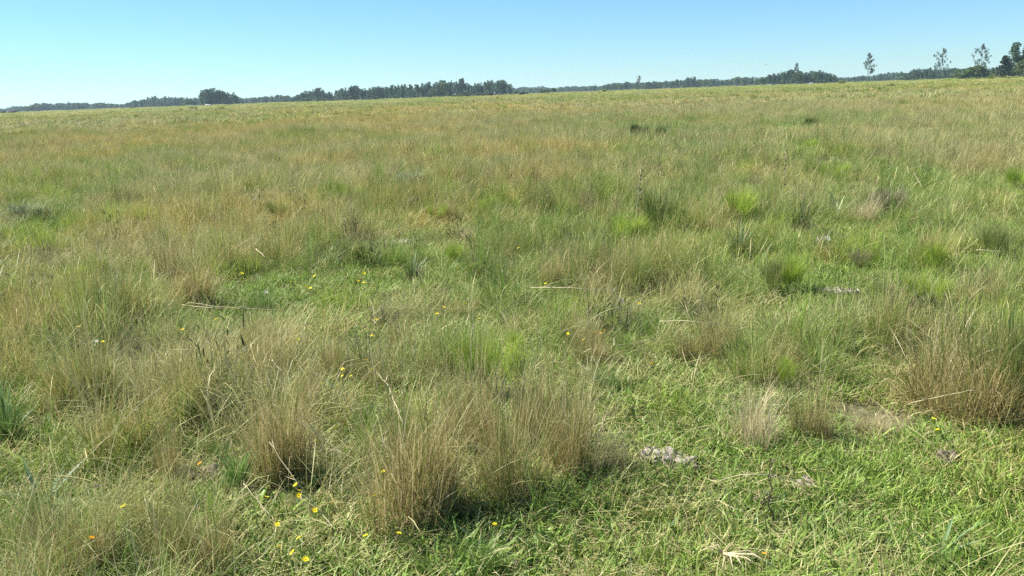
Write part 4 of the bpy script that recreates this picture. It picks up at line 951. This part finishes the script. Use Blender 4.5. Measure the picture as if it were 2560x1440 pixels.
# long dry stalks lying or arching over the grass
def culm(pts, r, lab, mat=M_STRAWP):
    P = [at(px, py, zz) for (px, py, zz) in pts]; P = np.array([(a, b, c) for (a, b, c) in P]); Q = []; jr = rs(int(pts[0][0])); r = r * .85
    n = len(P)
    for i in range(n - 1):
        p0, p1, p2, p3 = P[max(i - 1, 0)], P[i], P[i + 1], P[min(i + 2, n - 1)]
        for t in np.linspace(0, 1, 5)[: 5 if i == n - 2 else 4]:
            Q.append(.5 * ((2 * p1) + (p2 - p0) * t + (2 * p0 - 5 * p1 + 4 * p2 - p3) * t * t + (3 * p1 - p0 - 3 * p2 + p3) * t ** 3))
    Q = [Q[0]] + [q + jr.normal(0, .0022, 3) for q in Q[1:]]; c = Q[0].copy(); g = Geo(); rad = np.linspace(r * 1.2, r * .5, len(Q)) * jr.uniform(.75, 1.3, len(Q))
    tube(g, [q - c for q in Q], rad, C=(2, .8, .5), sides=5)
    for k in range(2, len(Q) - 1, 3):                        # torn leaf sheaths at the joints
        d = Q[min(k + 1, len(Q) - 1)] - Q[k]; p = Q[k] - c; blades(g, jr, np.array([p[0]]), np.array([p[1]]), np.array([jr.uniform(.03, .09)]), np.array([r * 1.6]), np.array([jr.uniform(.6, 1.7)]), np.array([math.atan2(d[1], d[0]) + jr.normal(0, .5)]), np.array([jr.uniform(-.3, .9)]), bz=np.array([p[2]]), r1=np.array([2.0]), r2=np.array([jr.rand()]))
    o = g.build('dry_stalk', mat); o.location = c; tag(o, lab, 'dry stalk')
culm([(850, 1335, .03), (790, 1265, .10), (740, 1200, .20), (672, 1105, .30)], .0030, 'long thick pale stalk slanting up left through the yellow flowers')
culm([(692, 1314, .03), (655, 1265, .07), (610, 1210, .12)], .0032, 'short thick pale stalk below the strap leaved clump')
culm([(130, 1222, .02), (240, 1120, .16), (330, 1030, .28), (402, 968, .33)], .0024, 'very long pale stalk arching from the rosette to the dead mound')
culm([(2040, 1222, .02), (1960, 1195, .14), (1880, 1186, .18), (1770, 1212, .05)], .0024, 'arched yellowish straw curving over the turf on the right')
culm([(1490, 1135, .1), (1500, 1080, .2), (1522, 1018, .28)], .0028, 'short upright pale stalk right of the reddish brown tussock')
culm([(1325, 719, .2), (1400, 719, .24), (1470, 722, .24), (1545, 727, .2)], .0034, 'long level pale straw in midfield')
culm([(455, 762, .1), (540, 771, .12), (600, 768, .12), (640, 774, .1)], .0034, 'long level pale straw at the foot of the wide brown tussock')
culm([(470, 757, .1), (560, 768, .14), (720, 776, .12)], .0028, 'second level straw crossing the first at the left')
culm([(1650, 803, .25), (1750, 805, .28), (1870, 815, .2)], .0028, 'level straw across the tan tussock in the middle right')
culm([(2285, 432, .2), (2305, 468, .3)], .0060, 'short pale straw far off at the right')
culm([(1985, 480, .25), (2020, 500, .15)], .0060, 'slanting pale straw right of the upright seed stalk')
culm([(2440, 625, .15), (2510, 629, .15)], .0040, 'level pale straw at the right in the middle distance')
culm([(640, 622, .35), (665, 645, .3), (685, 680, .15)], .0036, 'bent pale straw over the brown grass left of centre')
culm([(690, 812, .2), (700, 845, .12), (710, 872, .04)], .0034, 'short slanting straw above the yellow flowers')
culm([(425, 875, .25), (480, 875, .3), (560, 893, .2)], .0026, 'pale level straw above the grey dead mound')
culm([(680, 900, .25), (710, 935, .2), (745, 985, .08)], .0030, 'pale slanting straw among the upper yellow flowers')
culm([(1882, 1445, .01), (1880, 1420, .03), (1874, 1391, .06)], .0045, 'thick cut pale stub at the bottom edge on the right')
culm([(1790, 1251, .04), (1840, 1270, .06), (1895, 1296, .03)], .0024, 'short pale straw on the turf before the soil mound')
culm([(2100, 1125, .04), (2180, 1128, .05), (2230, 1132, .04)], .0020, 'thin level straw on the turf at the right')
culm([(2270, 1010, .12), (2350, 990, .2), (2440, 975, .25)], .0026, 'pale straw across the hollow of the large brown tussock')
culm([(1460, 880, .28), (1500, 868, .3), (1640, 850, .2)], .0026, 'long pale straw slanting across the flower crowned tussock')
culm([(1560, 1010, .1), (1480, 935, .3), (1440, 905, .33)], .0022, 'thin pale straw leaning left in front of the brown tussock')
culm([(1010, 1060, .3), (985, 1000, .36), (965, 955, .35), (940, 930, .3)], .0026, 'pale stalk bending left over the big foreground tussock')
culm([(2560, 1440, .01), (2450, 1395, .05)], .0022, 'thin stalk lying in the turf at the bottom right corner')
# uprooted dead grass root
x, y, z = at(1822, 1431); CLEAR.append((x, y - .1, .2, .15, 0, -1.2)); ro = empty('dead_root', (x, y, z + .028), 0, 1.1); tag(ro, 'pale uprooted dead grass crown lying at the bottom edge', 'dead root')
rg = rs(4)
for (ax, L, rr, up) in [(-.55, .16, .0045, .02), (-.75, .13, .0038, .01), (-1.2, .10, .003, .015), (-2.0, .08, .003, .01), (2.9, .09, .003, .02), (-.2, .12, .003, .015), (-1.6, .09, .003, .02), (2.4, .06, .0025, .02), (.5, .05, .0025, .03)]:
    g = Geo(); tube(g, [(-.01, .03, .02), (L * .5 * math.cos(ax), .03 + L * .5 * math.sin(ax), .02 + up), (L * math.cos(ax), .03 + L * math.sin(ax), .012)], [rr, rr * .9, rr * .4], C=(2, rg.uniform(.4, 1), .5), sides=5); g.build('straw', M_STRAWP, ro)

# ------------------------------------------------------------------ crusty lumps, stones, soil mounds
def lump(name, px, py, wpx, depth, hgt_, mat, lab, cat, seed, parts=1, rot=0.0, sink=.3):
    x, y, z = at(px, py); d = math.hypot(x, y, CAM_H); W = wpx * d / F_PX; CLEAR.append((x, y - .10, W * .6 + .05, .20, -.1, -.9)); rng = rs(seed); g = Geo()
    for p in range(parts):
        w = W / parts * rng.uniform(1.3, 1.7) if parts > 1 else W; cx = (p + .5) / parts * W - W / 2; V = []; n1, n2 = 14, 28
        for i in range(n1 + 1):
            ph = math.pi * i / n1 - math.pi / 2
            for j in range(n2):
                th = 2 * math.pi * j / n2; v = np.array([math.cos(ph) * math.cos(th), math.cos(ph) * math.sin(th), math.sin(ph)])
                q = fnoise((v[0] + seed + p * 7) * 1.6, (v[1] + v[2] * 1.3) * 1.6, seed, 4); q2 = fnoise((v[0] + seed) * 5, (v[1] + v[2]) * 5 + p, seed + 3, 3)
                k = .62 + .62 * float(q) + .45 * (float(q2) - .5); q3 = float(fnoise((v[0] + seed) * 2.4, (v[1] - seed) * 2.4, seed + 8, 3))
                V.append([cx + v[0] * w * .5 * k + rng.normal(0, .0015), v[1] * depth * .5 * k + rng.normal(0, .0015), (np.clip(v[2] * 2.2, -.5, .75 + .5 * (q3 - .5) * 2)) * hgt_ * (.6 + .8 * (q3 - .3)) + rng.normal(0, .0012)])
        Fq = [(i * n2 + j, i * n2 + (j + 1) % n2, (i + 1) * n2 + (j + 1) % n2, (i + 1) * n2 + j) for i in range(n1) for j in range(n2)]
        g.add(V, Fq, (.5, .5, .5))
    o = g.build(name, mat); o.location = (x, y, z + hgt_ * (1 - sink) * .3 + (.014 if mat is M_ROCK else .004 if mat is M_SOIL else .03)); o.rotation_euler = (0, 0, rot); tag(o, lab, cat); return o
lump('dung_lump', 1630, 1160, 70, .10, .045, M_ROCK, 'crusty grey dried dung lump left of its longer neighbour on the turf', 'dung', 11, 1, -.1)
lump('dung_lump', 1688, 1166, 118, .12, .05, M_ROCK, 'longer crusty pale dung slab beside the tussock on the turf', 'dung', 12, 1, -.25)
lump('dung_lump', 1742, 1184, 18, .03, .025, M_ROCK, 'small crumb of dung right of the pale slab', 'dung', 13)
lump('stone', 2058, 620, 36, .11, .07, M_WROCK, 'white lichen covered stone in the grass midfield right', 'stone', 14, 1, -.3, 0)
lump('stone', 2082, 628, 14, .06, .03, M_WROCK, 'small white stone at the foot of the larger one', 'stone', 15, 1, 0, 0)
lump('dung_lump', 2078, 740, 44, .14, .05, M_ROCK, 'left half of the broken pale dung strip in the grass', 'dung', 16, 2, 0, .1)
lump('dung_lump', 2120, 744, 42, .13, .05, M_ROCK, 'right half of the broken pale dung strip in the grass', 'dung', 17, 2, -.1, .1)
lump('dung_lump', 1012, 616, 52, .18, .06, M_ROCK, 'pale dried dung half hidden in the grass left of centre', 'dung', 18, 2, .1, 0)
lump('low_mound', 2370, 1162, 50, .10, .05, M_SOIL, 'small dark soil mound in the turf at the right', 'soil mound', 19)
lump('low_mound', 1908, 1262, 48, .08, .045, M_SOIL, 'grey soil mound with a dark hole on the turf', 'soil mound', 20)
lump('low_mound', 2012, 1226, 46, .08, .03, M_ROCK, 'flat crumbly grey patch under the root of the arched straw', 'soil mound', 21)
lump('low_mound', 480, 1196, 110, .12, .035, M_SOIL, 'bare dark soil heap beside the strap leaved clump', 'soil mound', 22, 2)
lump('low_mound', 1330, 1425, 90, .08, .02, M_SOIL, 'bare soil scrap at the bottom edge in the middle', 'soil mound', 23, 2)
lump('low_mound', 1110, 1275, 60, .10, .02, M_SOIL, 'dark patch put in for shade in the hollow behind the big foreground tussock', 'soil mound', 24)  # soil-coloured lump standing in for the shade the tussock casts here

# ------------------------------------------------------------------ flowers
def flower_mesh(seed, petals, mat, R, cup=.3):
    rng = rs(seed); g = Geo()
    for k in range(petals):
        a = 6.283 * k / petals + rng.normal(0, .1); u = np.array([math.cos(a), math.sin(a), 0]); v = np.array([-math.sin(a), math.cos(a), 0]); L = R * rng.uniform(.85, 1.1); w = R * .36
        V = [u * R * .15 - v * w * .3, u * L * .6 - v * w + [0, 0, cup * L * .5], u * L + [0, 0, cup * L * .7], u * L * .6 + v * w + [0, 0, cup * L * .5], u * R * .15 + v * w * .3]
        g.add(V, [(0, 1, 2, 3), (0, 3, 4, 4)], (.5, .5, .5))
    return g.mesh('petals', mat)
cg = Geo(); tube(cg, [(0, 0, -.001), (0, 0, .0015), (0, 0, .003)], [.0032, .0032, .0015], sides=8); CEN = cg.mesh('centre', M_CEN)
FM = {'y': [flower_mesh(i, 11, M_YEL, .0125) for i in range(3)], 'o': [flower_mesh(5 + i, 10, M_ORA, .012) for i in range(2)], 'p': [flower_mesh(9, 14, M_PUR, .015, .5)], 'w': [flower_mesh(12, 9, M_WHF, .014)]}
def flower(px, py, col, lab, group=None, zz=None, s=1.0):
    rg = random.Random(px * 31 + py); x0, y0, _ = at(px, py + 20); _d, hf, _h = fields(np.array([x0]), np.array([y0]))
    if zz is None: zz = (.10 + .18 * max(0.0, float(hf[0]) - .3)) * rg.uniform(.85, 1.1)
    x, y, z = at(px, py, zz); CLEAR.append((x, y - .12, .10, .16, 0, -.4)); d = math.hypot(x, y, CAM_H - z); s *= .92 if d < 5 else min(1.25, d / 5.5)
    o = empty('flower', (x, y, z - zz)); tag(o, lab, 'flower', group)
    g = Geo(); tube(g, [(rg.uniform(-.02, .02), rg.uniform(-.02, .02), -.01), (rg.uniform(-.01, .01), 0, zz * .5), (0, 0, zz)], [.0012, .001, .0008], sides=4, cap=False); g.build('stem', M_FST, o)
    h = link(bpy.data.objects.new('petals', FM[col][rg.randint(0, len(FM[col]) - 1)]), o); h.location = (0, 0, zz); h.scale = (s,) * 3; h.rotation_euler = (rg.uniform(.1, .7), rg.uniform(-.4, .4), rg.uniform(0, 6))
    c = link(bpy.data.objects.new('centre', CEN), h)
def flowers(lst, lab, grp, col='y'):
    order = sorted(range(len(lst)), key=lambda i: lst[i])
    for i, (px, py) in enumerate(lst): flower(px, py, col, '%s, %s from the left' % (lab, nth(order.index(i) + 1)), grp)
flower(731, 1191, 'y', 'yellow daisy touching the long thick pale stalk'); flower(739, 1212, 'y', 'yellow daisy just below the one on the pale stalk')
flower(666, 1242, 'y', 'yellow daisy right of the strap leaved clump'); flower(787, 1275, 'y', 'yellow daisy right of the long pale stalk, low down')
flower(693, 1311, 'y', 'yellow daisy at the foot of the short thick stalk'); flower(747, 1345, 'y', 'yellow daisy above the lowest three near the bottom edge')
flower(831, 1256, 'y', 'yellow daisy left of the big tan tussock at mid height'); flower(936, 1239, 'y', 'yellow daisy close to the left side of the big tan tussock')
flower(958, 1179, 'y', 'bright yellow daisy before the upper left of the big tan tussock'); flower(997, 1333, 'y', 'yellow daisy at the very foot of the big tan tussock')
flower(914, 1339, 'y', 'yellow daisy low on the turf left of the tussock foot'); flower(841, 1068, 'y', 'yellow daisy alone in deep green grass left of the tussocks')
flower(1126, 1135, 'y', 'yellow daisy showing over the big tan tussock'); flower(1056, 1142, 'y', 'yellow daisy half hidden in the big tan tussock')
flower(792, 1102, 'y', 'yellow daisy above the long pale stalk'); flower(309, 1264, 'y', 'yellow daisy on a level straw near the lower left')
flower(499, 1159, 'o', 'orange yellow flower beside the bare soil heap'); flower(1910, 1384, 'o', 'orange and yellow flower alone on the turf at the lower right')
flower(228, 1344, 'o', 'orange flower in the brown tufts at the lower left'); flower(2335, 1047, 'y', 'yellow flower below the large brown tussock at the right')
flower(2343, 1074, 'y', 'yellow flower lower of two below the large brown tussock'); flower(1236, 1310, 'y', 'tiny yellow flower on the turf right of the hollow', s=.8)
flower(1628, 908, 'o', 'orange flower on the turf left of the grey green tussock'); flower(2333, 889, 'o', 'orange flower in the large brown tussock at the right')
flower(242, 1216, 'p', 'single purple flower at the lower left'); flower(187, 783, 'w', 'whitish flower head in the grass at the left', s=1.1)
flower(665, 731, 'w', 'whitish flower head above the bright green turf', s=1.1); flower(449, 542, 'w', 'pale flower head far up in the brown grass', s=1.2); flower(241, 853, 'w', 'pale bud left of a small yellow flower')
flowers([(748, 1226), (746, 1238)], 'yellow daisy in a touching pair right of the pale stalk', 'touching pair of yellow daisies')
flowers([(697, 1366), (731, 1381), (764, 1398)], 'one of three bright yellow daisies near the bottom edge', 'three yellow daisies near the bottom edge')
flowers([(493, 793), (541, 797), (553, 805), (558, 792), (456, 823), (446, 826), (506, 829)], 'small yellow flower in the cluster under the crossing level straws', 'yellow flowers under the level straws')
flowers([(196, 817), (206, 725), (257, 854)], 'small yellow flower among brown grass at the left', 'yellow flowers in the brown grass at the left')
flowers([(605, 683), (786, 690), (728, 705), (766, 717), (809, 730), (776, 720)], 'tiny yellow flower in the bright green turf above left centre', 'tiny yellow flowers in the bright green turf')
flowers([(727, 855), (746, 848), (604, 845), (857, 923), (856, 923), (856, 940), (877, 940), (931, 923), (914, 900), (929, 839), (939, 798), (802, 959), (669, 977)], 'small yellow flower around the small reddish tuft', 'yellow flowers around the small reddish tuft')
flowers([(910, 683), (895, 702), (909, 707), (936, 720)], 'small yellow flower below the dark green low bush', 'yellow flowers below the dark green bush')
flowers([(1143, 670), (1296, 620), (1339, 634), (1364, 709)], 'small yellow flower midfield around the tan tussock', 'yellow flowers midfield')
flowers([(1110, 768), (1092, 784), (1163, 760), (1198, 796)], 'small yellow flower in the tan grass left of centre', 'yellow flowers in the tan grass left of centre')
flowers([(1437, 751), (1598, 759), (1419, 834), (1459, 849)], 'small yellow flower in the grass around the flower crowned tussock', 'yellow flowers around the flower crowned tussock')
flowers([(1489, 831), (1502, 833), (1512, 825)], 'small orange flower on top of the brown tussock', 'three orange flowers on the tussock', 'o')

# ------------------------------------------------------------------ the grass itself, laid round the things above
lay('short_turf', 'short green turf with small herb leaves and dead bits covering the near ground', TURF, 1, 1.2, 15, .20, hs=.82, tallness=False, ddry=-.18, keep=lambda g, x, y, hf, d: fnoise(x * 1.9, y * 1.9, 41, 3) + g.uniform(-.1, .1, len(x)) < .66)
lay('grass_litter', 'dead straw litter lying in the turf', LIT, 8, 1.2, 13, .42, tallness=False, keep=lambda g, x, y, hf, d: fnoise(x * 1.4, y * 1.4, 43, 3) + g.uniform(-.12, .12, len(x)) > .47)
lay('broad_herbs', 'broad leaved green herbs growing in the turf', HERB, 9, 1.2, 12, .36, tallness=False, ddry=-.3, keep=lambda g, x, y, hf, d: fnoise(x * 1.7, y * 1.7, 45, 3) + g.uniform(-.12, .12, len(x)) > .52)
lay('tall_grass', 'fine knee high green and tan grass over the near and middle field', TALL, 2, 1.4, 24, .29, hs=.72, keep=lambda g, x, y, hf, d: hf > g.uniform(.42, 1.15, len(x)), jit=.3)
lay('grass_tufts', 'loose uneven tufts of green and straw coloured grass all over the near field', TUFT, 10, 1.8, 36, .44, keep=lambda g, x, y, hf, d: (hf > g.uniform(.35, .95, len(x))), jit=.42, hmax=1.25, hs=1.08, ddry=.10)
lay('straw_culms', 'thin pale dry flowering stalks bending over the grass', CULM, 3, 1.6, 26, .5, hs=.85, keep=lambda g, x, y, hf, d: hf > g.uniform(.3, .9, len(x)))
lay('middle_grass', 'tan and olive grass of the field some way off', MIDP, 4, 19, 62, .8, hs=.75, hmax=1.4, jit=.3, ddry=.07)
lay('seed_stalks', 'scattered pale seed stalks catching the sun over the middle of the field', STALKP, 7, 12, 80, 1.7, hs=.85, hmax=1.2)
lay('far_grass', 'tan and olive grass of the field far off', FARP, 5, 58, 210, 2.5, hs=.68, hmax=1.1, jit=.3)
lay('horizon_grass', 'pale grass at the far edge of the field before the trees', HORP, 6, 200, 1150, 11, hs=.33, hmax=1.0)
some = lambda sd, fr, lim: (lambda g, x, y, hf, d: (fnoise(x / fr, y / fr, sd, 2) + g.uniform(-.15, .15, len(x)) > lim) & (hf > .5))
lay('dark_weeds', 'dark leafy weeds dotted through the grass', WDARK, 12, 4, 60, 1.05, hmax=1.2, keep=some(51, 4, .52))
lay('green_shoots', 'soft bright green mounds of fine shoots dotted through the grass', WGRN, 13, 5, 70, 1.25, hmax=1.2, hs=.95, keep=some(52, 5, .55))
lay('soft_mounds', 'duller green mounds of fine shoots dotted through the grass', WMOSS, 14, 4, 70, 1.0, hmax=1.2, hs=.95, keep=some(53, 5, .52))
lay('grey_weeds', 'grey dead twiggy weeds dotted through the grass', WGREY, 15, 3, 50, 1.1, hmax=1.2, keep=some(54, 4, .53))
